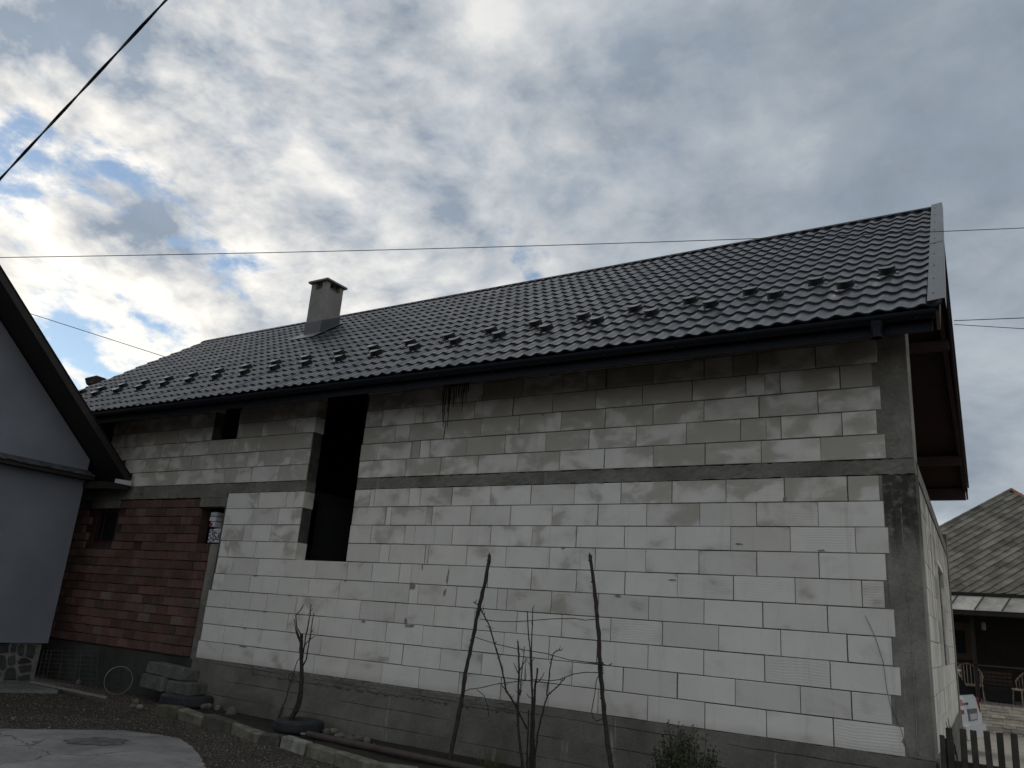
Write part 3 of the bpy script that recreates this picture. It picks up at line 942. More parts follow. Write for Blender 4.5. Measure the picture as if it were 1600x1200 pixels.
# tar drips under the eave
m = MB(); rg = random.Random(11)
for k in range(15):
    px = 692 + k*2.7 + rg.uniform(-1, 1)
    x = wx(px, 3.6); zt = 3.93; ln = rg.choice((0.16, 0.22, 0.3, 0.34, 0.42)) if k not in (1, 4) else 0.62
    wd = rg.uniform(0.007, 0.015)
    m.prism([(x-wd, -0.0055, zt), (x+wd, -0.0055, zt), (x+wd*0.4, -0.0055, zt-ln), (x-wd*0.3, -0.0055, zt-ln*0.98)], (0, 0.004, 0))
under(m.obj('tar_drips', M['tar']), house)['kind'] = 'stuff'

# ------------------------------------------------------------------ roof
RS = R_(36.2)
EY, EZ = -0.74, 3.868                       # eave line of the tiles
SLEN = 5.775
RY, RZ = EY+SLEN*math.cos(RS), EZ+SLEN*math.sin(RS)
Sdir, Ndir = Vector((0, math.cos(RS), math.sin(RS))), Vector((0, -math.sin(RS), math.cos(RS)))
def roof_pt(x, s, h=0.0): return Vector((x, EY, EZ)) + Sdir*s + Ndir*h
def verge_r(y): return 0.366 - 0.032*y
def verge_l(y): return -16.42 - 0.10*y
roof = MB()
# boarded deck under the sheets, both slopes
for sgn in (0, 1):
    def mir(p): return p if not sgn else Vector((p[0] if p[0] < -5 else verge_r(2*RY-p[1])-0.04, 2*RY-p[1], p[2]))
    q = [roof_pt(verge_l(EY)+0.1, 0.02, -0.03), roof_pt(verge_r(EY)-0.04, 0.02, -0.03), roof_pt(verge_r(RY)-0.04, SLEN, -0.03), roof_pt(verge_l(RY)+0.1, SLEN, -0.03)]
    q2 = [p - Ndir*0.03 for p in q]
    q, q2 = [mir(p) for p in q], [mir(p) for p in q2]
    roof.poly(q); roof.poly(q2)
    for k in range(4): roof.quad(q[k], q[(k+1) % 4], q2[(k+1) % 4], q2[k])
roof = under(roof.obj('roof', M['wood']), house)

WAVE, MODL = 0.18333, 0.35
def wave_h(u):
    t = (u/WAVE) % 1.0
    # broad pan, narrower roll
    return 0.025*(0.5+0.5*math.cos(2*math.pi*t))**1.35
def sheet_mesh(name, nw=6, seg=10):
    m = MB()
    us = [WAVE*nw*i/(seg*nw) for i in range(seg*nw+1)]
    rows = []
    nmod = int(math.ceil(SLEN/MODL))
    for j in range(nmod):
        s0 = j*MODL; s1 = min(SLEN, (j+1)*MODL)
        for f_, h in ((0.0, 0.023), (0.08, 0.022), (0.55, 0.010), (0.985, 0.001)):
            rows.append((s0+(s1-s0)*f_, h))
    b = 0
    nu = len(us)
    for s, h in rows:
        for u in us:
            lip = 0.007*max(0.0, 1-u/0.05) if u < 0.05 else 0.0
            p = Sdir*s + Ndir*(h + wave_h(u) + lip)
            m.v.append((u, p.y, p.z))
    for r_ in range(len(rows)-1):
        for i in range(nu-1):
            m.f.append((r_*nu+i, r_*nu+i+1, (r_+1)*nu+i+1, (r_+1)*nu+i))
    # front drip edge
    b = len(m.v)
    for u in us:
        p = Ndir*(wave_h(u)+0.004)
        m.v.append((u, p.y, p.z))
    for i in range(nu-1): m.f.append((b+i, b+i+1, i+1, i))
    return m.mesh(name, M['roof'], 38)
sheet = sheet_mesh('roof_sheet')
SW = 6*WAVE
XR = verge_r(EY)+0.02
ns = int(math.ceil((XR-verge_l(RY))/SW))
for i in range(ns):
    x0 = XR-(i+1)*SW
    me = sheet
    if i == 0 or x0 < verge_l(EY)+0.3:
        me = sheet.copy()
        bm = bmesh.new(); bm.from_mesh(me)
        for fn, side in ((verge_r, 1), (verge_l, -1)):
            a = Vector((fn(EY)-x0, 0, 0)); b = Vector((fn(RY)-x0, RY-EY, RZ-EZ))
            nrm = (b-a).cross(Ndir).normalized()
            if nrm.x*side < 0: nrm = -nrm
            bmesh.ops.bisect_plane(bm, geom=list(bm.verts)+list(bm.edges)+list(bm.faces), plane_co=a, plane_no=nrm, clear_outer=True)
        if not bm.faces: bm.free(); continue
        bm.to_mesh(me); bm.free()
    o = link('roof_sheet', me); o.location = (x0, EY, EZ + 0.0015*(i % 2)); under(o, roof)
    o.matrix_parent_inverse = Matrix.Identity(4)
    o.parent = roof
# rear slope cladding (never seen from the yard)
m = MB()
q = [roof_pt(verge_l(EY), 0, 0.0), roof_pt(verge_r(EY), 0, 0.0), roof_pt(verge_r(RY), SLEN, 0.0), roof_pt(verge_l(RY), SLEN, 0.0)]
q = [Vector((p[0]+(0.0), 2*RY-p[1], p[2])) for p in q]
q[1].x = verge_r(q[1].y); q[2].x = verge_r(RY)
m.prism(q, (0, 0.012, 0.02))
m.obj('rear_sheeting', M['roof'], roof)
# ridge cap in overlapping lengths
x = verge_r(RY)
while x > verge_l(RY):
    x1 = max(verge_l(RY), x-1.95)
    m = MB(); pr = []
    for a in (-0.16, -0.10, -0.045, 0.0, 0.045, 0.10, 0.16):
        pr.append((RY+a*math.cos(RS), RZ+0.055-abs(a)*math.sin(RS)-(0.006 if abs(a) < 0.02 else 0)))
    pr = pr + [(y, z-0.004) for y, z in pr[::-1]]
    m.prism([(x, y, z) for y, z in pr], (x1-x-0.02, 0, 0))
    m.obj('ridge_cap', M['gutter'], roof); x = x1
# verge flashing at the right: two lengths, screws
def verge_piece(s0, s1, h):
    m = MB()
    a0, a1 = roof_pt(0, s0, h), roof_pt(0, s1, h)
    w_ = 0.120
    def at(s, dx, hh):
        p = roof_pt(0, s, hh); return Vector((verge_r(p.y)+dx, p.y, p.z))
    m.prism([at(s0, -w_, h), at(s0, 0.02, h+0.012), at(s1, 0.02, h+0.012), at(s1, -w_, h)], Ndir*0.002)
    m.prism([at(s0, 0.0205, h+0.013), at(s1, 0.0205, h+0.013), at(s1, 0.026, h-0.09), at(s0, 0.026, h-0.09)], (0.002, 0, 0))
    o = m.obj('verge_flashing', M['trim'], roof)
    sc = MB(); s = s0+0.25
    while s < s1:
        sc.lathe([(0, 0.006), (0.007, 0.004), (0.008, 0.0)], at(s, -w_+0.05, h+0.006), 8); s += 0.6
    sc.obj('screws', M['gutter'], o)['kind'] = 'stuff'
verge_piece(0.0, 2.75, 0.062)
verge_piece(2.70, SLEN, 0.066)
# barge boards under the verge, both slopes, and purlins reaching out under the overhang
m = MB()
for a, b in (((EY, EZ), (RY, RZ)), ((2*RY-EY, EZ), (RY, RZ))):
    q = [Vector((verge_r(y)-0.03, y, z-0.05)) for y, z in (a, b)]
    d = Vector((0, 0, -0.17))
    m.prism([q[0], q[1], q[1]+d, q[0]+d], (-0.03, 0, 0))
m.obj('barge_board', M['wood'], roof)
m = MB().box(-16.3, verge_r(2*RY-EY)-0.065, 2*RY-EY-0.14, 2*RY-EY-0.015, EZ-0.235, EZ-0.03)
m.obj('rear_fascia', M['wood'], roof)
for y, z in ((0.05, EZ+0.55*math.tan(RS)), (2.1, EZ+2.60*math.tan(RS)), (RY, RZ-0.16), (2*RY-2.1, EZ+2.60*math.tan(RS)), (2*RY-0.05, EZ+0.55*math.tan(RS))):
    m = MB().box(-16.2, verge_r(y)-0.075, y-0.07, y+0.07, z-0.12, z+0.03)
    m.obj('purlin', M['wood'], roof)
m = MB()
for i in range(21):
    x = -16.3+i*0.815
    for sgn in (0, 1):
        y_ = lambda y: y if not sgn else 2*RY-y
        q = [roof_pt(x, 0.06, -0.062), roof_pt(x, SLEN, -0.062), roof_pt(x, SLEN, -0.20), roof_pt(x, 0.06, -0.17)]
        m.prism([Vector((p.x, y_(p.y), p.z)) for p in q], (0.07, 0, 0))
raft = m.obj('rafters', M['wood'], roof); raft['kind'] = 'stuff'
# fascia, gutter, outlet
m = MB().box(-16.3, verge_r(EY)-0.10, EY+0.075, EY+0.10, EZ-0.19, EZ-0.04)
m.obj('fascia', M['gutter'], roof)
m = MB().box(-16.25, -0.02, 0.02, 0.18, UZ+6.21*UC, UZ+6.21*UC+0.14)
m.obj('wall_plate', M['wood'], roof)
m = MB(); prof = []
for k in range(11):
    a = math.pi + math.pi*k/10
    prof.append((0.066*math.cos(a), 0.066*math.sin(a)))
prof += [(0.060*math.cos(math.pi*2-math.pi*k/10), 0.060*math.sin(math.pi*2-math.pi*k/10)) for k in range(11)]
GY, GZ = EY-0.005, EZ-0.035
m.prism([(-16.4, GY+a, GZ+b) for a, b in prof], (16.4+verge_r(EY)-0.06, 0, 0))
gut = m.obj('gutter', M['gutter'], roof, 40)
m = MB()
for i in range(22):
    x = -16.0+i*0.77
    m.box(x, x+0.025, GY-0.069, GY+0.085, GZ-0.072, GZ-0.066)
m.obj('gutter_brackets', M['gutter'], gut)['kind'] = 'stuff'
c = at_y(1370, 516, GY)
m = MB().lathe([(0.066, 0.0), (0.060, -0.03), (0.045, -0.075), (0.045, -0.15), (0.041, -0.15), (0.041, -0.07)], (c.x, GY, GZ-0.05), 20)
m.obj('gutter_outlet', M['gutter'], gut, 40)
# snow guards: two staggered rows
def guard_mesh():
    m = MB()
    def pt(x, s, h): 
        p = Sdir*s+Ndir*h; return (x, p.y, p.z)
    L, T = 0.170, 0.004
    # left and right cheeks, face bowed downhill, top lip, feet
    for x in (0.0, L-T):
        m.prism([pt(x, 0.0, 0.0), pt(x, 0.075, 0.0), pt(x, 0.06, 0.070), pt(x, 0.0, 0.072)], (T, 0, 0))
    n = 8; lo, hi = [], []
    for k in range(n+1):
        u = k/n; bow = -0.045*math.sin(math.pi*u)**0.6
        lo.append(pt(L*u, bow, 0.006)); hi.append(pt(L*u, bow, 0.072))
    for k in range(n): m.quad(lo[k], lo[k+1], hi[k+1], hi[k])
    for k in range(n): m.quad(hi[k], hi[k+1], pt(L*(k+1)/n, 0.028, 0.076), pt(L*k/n, 0.028, 0.076))
    for x in (-0.03, L-0.002):
        m.prism([pt(x, 0.02, 0.001), pt(x+0.032, 0.02, 0.001), pt(x+0.032, 0.075, 0.001), pt(x, 0.075, 0.001)], tuple(Ndir*0.004))
    return m.mesh('snow_guard', M['guard'])
gm = guard_mesh()
for i in range(22):
    for s, off in ((1.545, -0.262), (1.165, -0.645)):
        x = off-0.7425*i
        if x < verge_l(1.0)+0.2: continue
        o = link('snow_guard', gm, roof)
        p = roof_pt(x, s, 0.020); o.scale = (1.0, 1.2, 1.2)
        o.location = p
# chimney
c0 = Vector((-11.42, 2.42, 0)); 
CX0, CX1, CY0, CY1 = -11.42, -10.97, 2.42, 2.90
def roof_z(y): return EZ+(y-EY)*math.tan(RS)
ztop = 7.45
chim = thing('chimney', None, None)
bpy.data.objects.remove(chim)
def tube_box(m, x0, x1, y0, y1, zb0, zb1, zt, th=0.0):
    pts = [(x0, y0, zb0), (x1, y0, zb0), (x1, y1, zb1), (x0, y1, zb1)]
    tp = [(x, y, zt) for x, y, _ in pts]
    b = len(m.v); m.v += pts+tp
    m.f += [(b, b+1, b+5, b+4), (b+1, b+2, b+6, b+5), (b+2, b+3, b+7, b+6), (b+3, b, b+4, b+7), (b+4, b+5, b+6, b+7), (b+3, b+2, b+1, b)]
m = MB(); zb0, zb1 = roof_z(CY0)-0.2, roof_z(CY1)-0.2
tube_box(m, CX0, CX1, CY0, CY1, zb0, zb1, ztop-0.22)
# head with four corner piers leaving smoke slots
for x0, x1 in ((CX0, CX0+0.13), (CX1-0.13, CX1)):
    for y0, y1 in ((CY0, CY0+0.10), (CY1-0.10, CY1)):
        m.box(x0, x1, y0, y1, ztop-0.22, ztop-0.06)
m.box(CX0+0.08, CX1-0.10, CY0+0.09, CY1-0.09, ztop-0.22, ztop-0.12)
M['chimney'] = concrete_material('chimney_render', (0.30, 0.285, 0.265), (0.215, 0.205, 0.19), (0.14, 0.134, 0.124), 0.15, 0.012)
chimney = under(m.obj('chimney', M['chimney']), house)
m = MB().cbox(CX0-0.06, CX1+0.06, CY0-0.06, CY1+0.06, ztop-0.06, ztop-0.015, 0.006)
m.obj('chimney_cap', M['trim'], chimney)
m = MB()
tube_box(m, CX0-0.012, CX1+0.012, CY0-0.012, CY1+0.012, roof_z(CY0)-0.02, roof_z(CY1)-0.02, roof_z(CY0)+0.10)
# sloping upper rim: raise the collar parallel to the roof
b = m.v
for k in (6, 7): b[k] = (b[k][0], b[k][1], roof_z(CY1)+0.22)
for k in (4, 5): b[k] = (b[k][0], b[k][1], roof_z(CY0)+0.32)
m.obj('flashing', M['flash'], chimney)
m = MB()
q = [roof_pt(CX0-0.20, 0, 0), roof_pt(CX1+0.12, 0, 0)]
sA = (CY0-0.24-EY)/math.cos(RS); sB = (CY1+0.12-EY)/math.cos(RS)
m.prism([roof_pt(CX0-0.18, sA, 0.050), roof_pt(CX1+0.10, sA, 0.050), roof_pt(CX1+0.10, sB, 0.050), roof_pt(CX0-0.18, sB, 0.050)], Ndir*0.003)
m.obj('apron', M['trim'], chimney)
# flue cowl behind the far verge
m = MB()
p = at_y(152, 594, 1.9)
m.tube([(p.x-0.05, 1.9, 2.0), (p.x-0.05, 1.9, p.z-0.1)], 0.09, 10)
m.cbox(p.x-0.30, p.x+0.16, 1.75, 2.05, p.z-0.14, p.z+0.06, 0.03, 0.03)
under(m.obj('flue_cowl', M['bark']), house)
M['pent'] = simple('pent_tile', (0.085, 0.088, 0.092), (0.03, 0.032, 0.036), 14, 0.85, 0.5, 40, per_obj=0.3)
M['pale_mortar'] = simple('pale_mortar', (0.20, 0.195, 0.18), (0.13, 0.125, 0.115), 9, 0.95, 0.6, 50)
M['field_stone'] = simple('field_stone', (0.050, 0.052, 0.052), (0.030, 0.030, 0.030), 8, 0.85, 0.6, 30, 0.008, per_obj=0.35)
M['steel_dark'] = simple('mesh_wire', (0.075, 0.075, 0.072), (0.045, 0.043, 0.04), 12, 0.6, 0)
M['split_stone'] = simple('split_stone', (0.56, 0.51, 0.43), (0.40, 0.36, 0.30), 9, 0.95, 0.6, 60, per_obj=0.25)
M['dark_planks'] = simple('dark_planks', (0.022, 0.014, 0.011), (0.012, 0.009, 0.007), 6, 0.8, 0.3)
M['brown_panel'] = simple('brown_panel', (0.075, 0.042, 0.022), (0.05, 0.028, 0.016), 6, 0.7, 0.3)
M['worn_sheet'] = simple('worn_sheet_metal', (0.46, 0.44, 0.38), (0.27, 0.25, 0.20), 3.5, 0.5, 0.15, 12, 0.01, per_obj=0.2)
M['dark_sheet'] = simple('seam_metal', (0.05, 0.048, 0.045), (0.03, 0.03, 0.03), 6, 0.6, 0.1)
M['slate'] = simple('mossy_slate', (0.185, 0.168, 0.135), (0.092, 0.084, 0.068), 2.6, 0.92, 0.7, 45, 0.006, per_obj=0.30)
M['clay'] = simple('clay_hip_tile', (0.32, 0.10, 0.045), (0.22, 0.10, 0.06), 6, 0.85, 0.4, per_obj=0.2)
M['wicker'] = simple('wicker', (0.34, 0.29, 0.22), (0.20, 0.165, 0.12), 30, 0.8, 0.8, 120)
M['car_white'] = simple('white_car_paint', (0.62, 0.63, 0.64), (0.56, 0.57, 0.58), 2, 0.22, 0)
M['tail_red'] = simple('tail_lamp_red', (0.30, 0.012, 0.010), (0.22, 0.01, 0.01), 6, 0.15, 0)
M['plate'] = simple('number_plate', (0.45, 0.46, 0.46), (0.38, 0.39, 0.39), 6, 0.4, 0)

M['yard_pave'] = simple('yard_paving', (0.36, 0.325, 0.26), (0.25, 0.225, 0.18), 3, 0.95, 0.6, 30)

M['flag'] = simple('flagstone', (0.16, 0.155, 0.145), (0.09, 0.088, 0.082), 6, 0.9, 0.5, 40, per_obj=0.3)

M['dark_eave'] = simple('dark_eave_timber', (0.014, 0.010, 0.009), (0.024, 0.016, 0.012), 7, 0.7, 0.3)
M['hoop'] = simple('hoop_metal', (0.20, 0.20, 0.19), (0.10, 0.10, 0.095), 5, 0.5, 0.1)
for k_, (c1, c2) in dict(m=((0.11, 0.107, 0.062), (0.06, 0.059, 0.038)), l=((0.215, 0.205, 0.16), (0.11, 0.105, 0.075)), d=((0.10, 0.097, 0.078), (0.055, 0.053, 0.04)), w=((0.33, 0.32, 0.28), (0.15, 0.145, 0.115))).items():
    M['kerb_'+k_] = simple('kerb_concrete_'+k_, c1, c2, 7, 0.95, 0.9, 28, 0.015)


# ------------------------------------------------------------------ grey house on the left
GROUND_G = -0.64
foot = at_z(52, 1065, GROUND_G)
gd = Vector((math.cos(R_(92)), math.sin(R_(92)), 0))           # along the gable wall, away from the camera
gn = Vector((gd.y, -gd.x, 0))                                   # facing the yard
grey = thing('grey_house', 'smooth grey rendered house with dark eaves cut off by the left edge', 'house', (foot.x, foot.y, GROUND_G))
def gpt(along, out, z): 
    p = foot + gd*along + gn*out
    return Vector((p.x, p.y, z))
def gplane(px, py, out):
    n = np.array(gn); p = gpt(0, out, 0)
    q = on_plane(px, py, n, float(n @ np.array(p)))
    return (Vector(q)-foot).dot(gd), q.z
OUT = 0.07
aR, zB = gplane(75, 1005, OUT)
aR2, zt = gplane(133, 765, OUT)
VO = 0.62                                                       # verge overhang
a_e, z_e = gplane(203, 749, VO)
a_t, z_t = gplane(0, 424, VO)
tanp = (z_t-z_e)/(a_e-a_t)
HALF = 4.2
ridge_a = aR-HALF
def roofz(a): return z_e + (a_e-a)*tanp
# body: gable wall polygon extruded back
m = MB()
wall_pts = [(aR-2*HALF, zB), (aR, zB), (aR, roofz(aR)-0.17), (ridge_a, roofz(ridge_a)-0.17), (aR-2*HALF, roofz(aR)-0.17)]
m.prism([gpt(a, OUT, z) for a, z in wall_pts], -gn*9.0)
under(m.obj('wall', M['render']), grey)
# roof slabs: a pair of slopes with dark boarding beneath
for side in (0, 1):
    def A(a): return a if not side else 2*ridge_a-a
    m = MB()
    q = [gpt(A(a_e), VO, roofz(a_e)), gpt(ridge_a, VO, roofz(ridge_a)), gpt(ridge_a, -9.2, roofz(ridge_a)), gpt(A(a_e), -9.2, roofz(a_e))]
    m.prism(q, (0, 0, -0.13))
    under(m.obj('roof', M['dark_eave']), grey)
    m = MB()
    q = [gpt(A(a_e), VO+0.005, roofz(a_e)+0.02), gpt(ridge_a, VO+0.005, roofz(ridge_a)+0.02)]
    d = Vector((0, 0, -0.15))
    m.prism([q[0], q[1], q[1]+d, q[0]+d], gn*0.03)
    under(m.obj('barge_board', M['dark_eave']), grey)
    m = MB()
    q = [gpt(A(a_e), VO+0.05, roofz(a_e)+0.045), gpt(ridge_a, VO+0.05, roofz(ridge_a)+0.045), gpt(ridge_a, VO-0.10, roofz(ridge_a)+0.045), gpt(A(a_e), VO-0.10, roofz(a_e)+0.045)]
    m.prism(q, (0, 0, -0.02))
    under(m.obj('verge_trim', M['gutter']), grey)
# pent strip of tiles across the gable with a ragged lower edge
_, zs0 = gplane(0, 716, OUT+0.05)
m = MB(); rg = random.Random(3)
a = aR+0.02; n = 0
zs = gplane(60, 731, OUT+0.05)[1]
tiles = 0
while a > aR-2*HALF+0.3:
    m = MB()
    w_ = 0.19; dz = rg.uniform(-.006, .006)
    q = [gpt(a, OUT+0.002, zs+0.13), gpt(a-w_+0.006, OUT+0.002, zs+0.13), gpt(a-w_+0.006, OUT+0.24, zs+0.03+dz), gpt(a-w_*0.5, OUT+0.25, zs+0.045+dz), gpt(a, OUT+0.24, zs+0.03+dz)]
    m.prism(q, (0, 0, -0.018))
    under(m.obj('pent_tile', M['pent']), grey)
    a -= w_; tiles += 1
    if tiles > 30: break
m = MB()
m.prism([gpt(aR+0.02, OUT+0.003, zs+0.10), gpt(aR+0.02, OUT+0.21, zs+0.008), gpt(aR+0.02, OUT+0.21, zs-0.05), gpt(aR+0.02, OUT+0.003, zs-0.05)], -gd*(2*HALF-0.3))
under(m.obj('pent_board', M['dark_eave']), grey)
# boxed eave end, white capping and a stub of half-round gutter
m = MB()
m.prism([gpt(a_e+0.01, VO+0.04, z_e-0.115), gpt(a_e-0.30, VO+0.04, z_e-0.115), gpt(a_e-0.30, VO+0.04, z_e-0.045), gpt(a_e+0.01, VO+0.04, z_e-0.03)], gn*0.012)
under(m.obj('eave_end_cap', M['white']), grey)
m = MB()
m.prism([gpt(a_e-0.02, VO+0.03, z_e-0.12), gpt(aR-0.02, VO+0.03, z_e-0.12), gpt(aR-0.02, VO+0.03, z_e-0.24), gpt(a_e-0.02, VO+0.03, z_e-0.19)], -gn*(VO-OUT+8))
under(m.obj('soffit_box', M['dark_eave']), grey)
m = MB(); prof = []
for k in range(9):
    a = math.pi+math.pi*k/8; prof.append((0.055*math.cos(a), 0.055*math.sin(a)))
for k in range(9):
    a = 2*math.pi-math.pi*k/8; prof.append((0.048*math.cos(a), 0.048*math.sin(a)))
m.prism([gpt(a_e+0.065+x, VO+0.02, z_e-0.10+z) for x, z in prof], -gn*9)
under(m.obj('gutter', M['trim']), grey)
# stone plinth: mortar ground with proud field stones
m = MB()
m.prism([gpt(-7.5, 0.0, GROUND_G-0.25), gpt(0.0, 0.0, GROUND_G-0.25), gpt(0.0, 0.0, zB+0.02), gpt(-7.5, 0.0, zB+0.02)], -gn*8)
gp = under(m.obj('stone_plinth', M['pale_mortar']), grey)
S_ = 0.1375
stones = [[(0,180),(110,182),(105,285),(0,300)], [(130,290),(125,230),(155,190),(195,190),(185,285)], [(205,290),(215,215),(240,195),(280,200),(275,320),(225,330)],
 [(318,195),(410,210),(400,300),(375,365),(300,330)], [(0,318),(60,318),(75,355),(68,470),(35,490),(0,470)], [(100,335),(180,310),(182,420),(110,440),(92,400)],
 [(205,390),(235,355),(300,345),(365,385),(360,405),(215,420)], [(215,445),(368,425),(360,500),(235,520)], [(60,520),(85,470),(140,450),(185,475),(195,600),(40,610)],
 [(0,500),(20,530),(0,560)], [(215,560),(350,530),(345,605),(200,605)]]
for pl in stones:
    q = []
    for x, y in pl:
        a, z = gplane(x*S_, 980+y*S_, 0.02); q.append((a, z))
    ca, cz = sum(p[0] for p in q)/len(q), sum(p[1] for p in q)/len(q)
    m = MB(); b0 = len(m.v); n = len(q)
    m.v += [tuple(gpt(a, -0.004, max(z, GROUND_G-0.1))) for a, z in q]
    m.v += [tuple(gpt(ca+(a-ca)*0.86, 0.022+rnd.uniform(-.004, .004), cz+(z-cz)*0.86)) for a, z in q]
    for k in range(n): m.f.append((k, (k+1) % n, n+(k+1) % n, n+k))
    m.f.append(tuple(range(n, 2*n)))
    o = m.obj('stone', M['field_stone'], gp)
    o.matrix_parent_inverse = gp.matrix_world.inverted() if False else Matrix.Identity(4)
# more stones on the plinth outside the frame
rg = random.Random(8)
a = aR-1.35
while a > -7.3:
    z = GROUND_G-0.02; 
    while z < zB-0.12:
        w_, h_ = rg.uniform(0.22, 0.3), rg.uniform(0.16, 0.24)
        h_ = min(h_, zB-z)
        m = MB(); q = []
        for k in range(7):
            an = 2*math.pi*k/7; q.append((a-w_/2+w_*0.46*math.cos(an)*rg.uniform(.85, 1.1), z+h_/2+h_*0.46*math.sin(an)*rg.uniform(.85, 1.05)))
        n = 7
        m.v += [tuple(gpt(x, -0.004, y)) for x, y in q] + [tuple(gpt(a-w_/2+(x-a+w_/2)*0.85, 0.02, z+h_/2+(y-z-h_/2)*0.85)) for x, y in q]
        for k in range(n): m.f.append((k, (k+1) % n, n+(k+1) % n, n+k))
        m.f.append(tuple(range(n, 2*n)))
        m.obj('stone', M['field_stone'], gp)
        z += h_
    a -= 0.27
# flag strip at its foot
strip = [at_z(x, y, -0.625) for x, y in ((-60, 1064), (50, 1066), (99, 1076), (90, 1079), (-60, 1079))]
m = MB().prism([(p.x, p.y, p.z) for p in strip], (0, 0, -0.08))
pv = tag(m.obj('stone_path', M['pale_mortar']), kind='structure')
for poly_ in ([(-50,1065),(0,1066),(-5,1071),(-50,1070)], [(4,1066),(28,1066.5),(40,1070),(2,1071)], [(-50,1072),(-2,1073),(4,1077.5),(-50,1078)], [(6,1073),(38,1072),(52,1077),(12,1077.5)], [(34,1066.5),(50,1067),(70,1071),(46,1070.5)], [(44,1072),(70,1072.5),(86,1077),(58,1077)]):
    m = MB().prism([at_z(x, y, -0.6248) for x, y in poly_], (0, 0, 0.008))
    m.obj('flagstone', M['flag'], pv)

# ------------------------------------------------------------------ clutter between the houses
SZ = -0.64
# wire mesh panel leaning on the plinth
wm = thing('wire_mesh_panel', 'thin wire mesh panel leaning beside the stone plinth of the grey house', 'mesh panel', at_z(90, 1072, SZ))
b0, b1 = at_z(57, 1068, SZ), at_z(150, 1076, SZ+0.02)
t0, t1 = at_y(68, 1016, b0.y+0.10), at_y(153, 1018, b1.y+0.10)
for k in range(9):
    f_ = k/8
    a, b = b0.lerp(t0, f_), b1.lerp(t1, f_)
    under(MB().tube([a, b], 0.0032, 5).obj('wire', M['steel_dark']), wm)
for f_ in (0.0, 0.08, 0.15, 0.36, 0.62, 0.70, 0.90, 1.0):
    a, b = b0.lerp(b1, f_), t0.lerp(t1, f_)
    under(MB().tube([a, b], 0.0032, 5).obj('wire', M['steel_dark']), wm)
# steel angle lying in front
a, b = at_z(48, 1064.5, SZ+0.06), at_z(166, 1089, SZ+0.035)
d = (b-a).normalized(); sd = Vector((-d.y, d.x, 0)).normalized()
m = MB()
m.prism([a, a+sd*0.03, a+sd*0.03+Vector((0, 0, 0.004)), a+Vector((0, 0, 0.006))], b-a)
m.prism([a+Vector((0, 0, -0.002)), a-sd*0.005+Vector((0, 0, -0.002)), a-sd*0.005-Vector((0, 0, 0.022)), a-Vector((0, 0, 0.022))], b-a)
tag(m.obj('steel_bar', M['steel']), 'pale steel angle bar lying on the gravel by the mesh panel', 'bar')
# wire hoop propped upright
c = at_z(187, 1088, SZ)
hc = at_y(185, 1063, c.y)
m = MB(); pts = []
dh = (hc-Vector(CAM)).length
rr = (at_d(185, 1063, dh)-at_d(207.5, 1063, dh)).length
view = Vector((hc.x-CAM[0], hc.y-CAM[1], 0)).normalized()
sdv = Vector((-view.y, view.x, 0)); tilt = (Vector((0, 0, 1))+view*0.18).normalized()
for k in range(41):
    an = 2*math.pi*k/40; pts.append(hc+sdv*rr*math.cos(an)*0.97+tilt*rr*math.sin(an))
m.tube(pts, 0.006, 6, cap=False)
o = m.obj('metal_hoop', M['hoop']); tag(o, 'round pale metal hoop standing against the dark plinth', 'hoop')
# old tyre with three concrete blocks piled on it
def tyre(c, r, h, lab, rot=0.0, name='tyre'):
    t_ = thing(name, lab, 'tyre', c)
    prof = []
    for k in range(25):
        an = 2*math.pi*k/24
        x, z = math.cos(an), math.sin(an)
        x = math.copysign(abs(x)**0.7, x); z = math.copysign(abs(z)**0.6, z)
        prof.append((r-0.10+0.10*x, h/2+h/2*z))
    m = MB().lathe(prof, (0, 0, 0), 44)
    carc = m.obj('carcass', M['rubber'], t_, 50)
    for k in range(44):                                          # tread lugs round the shoulder
        pass
    m = MB()
    for k in range(40):
        an = 2*math.pi*k/40
        ca, sa = math.cos(an), math.sin(an)
        ta = Vector((-sa, ca, 0)); ra = Vector((ca, sa, 0))
        for zz in (0.25, 0.6):
            p = ra*(r-0.004)+Vector((0, 0, h*zz))
            m.prism([p-ta*0.014, p+ta*0.014, p+ta*0.014+Vector((0, 0, h*0.22)), p-ta*0.014+Vector((0, 0, h*0.22))], ra*0.008)
    m.obj('tread', M['rubber'], carc)['kind'] = 'stuff'
    m = MB(); n = 20
    top = [(0, 0, h*0.72)]
    m.v.append(top[0])
    for k in range(n):
        an = 2*math.pi*k/n; m.v.append(((r-0.12)*math.cos(an), (r-0.12)*math.sin(an), h*0.60+rnd.uniform(-.015, .015)))
    for k in range(n): m.f.append((0, 1+k, 1+(k+1) % n))
    m.obj('soil', M['soil'], t_)
    return t_
p = at_z(262, 1104, SZ)
tc_ = p + Vector((-0.02, 0.36, 0)); tc_.z = SZ-0.01
tyre(tc_, 0.40, 0.17, 'old tyre lying flat beneath the pile of concrete blocks')
def cblock(px0, px1, pyt, pyb, y, depth, lab, rz=0.0):
    a, b = at_y(px0, pyb, y), at_y(px1, pyb, y)
    zt_ = at_y((px0+px1)/2, pyt, y).z
    L = (b-a).length
    c_ = (a+b)/2
    h_ = abs(zt_-(a.z+b.z)/2)
    m = MB().cbox(-L/2, L/2, 0, depth, 0, h_, 0.012, 0.008)
    o = m.obj('concrete_block', M['conc_block'])
    o.location = (c_.x, c_.y, (a.z+b.z)/2); o.rotation_euler = (0, 0, rz)
    return tag(o, lab, 'block', 'concrete blocks piled on the tyre'), o.location.z, h_
yb = tc_.y-0.20
ztyre = SZ+0.155
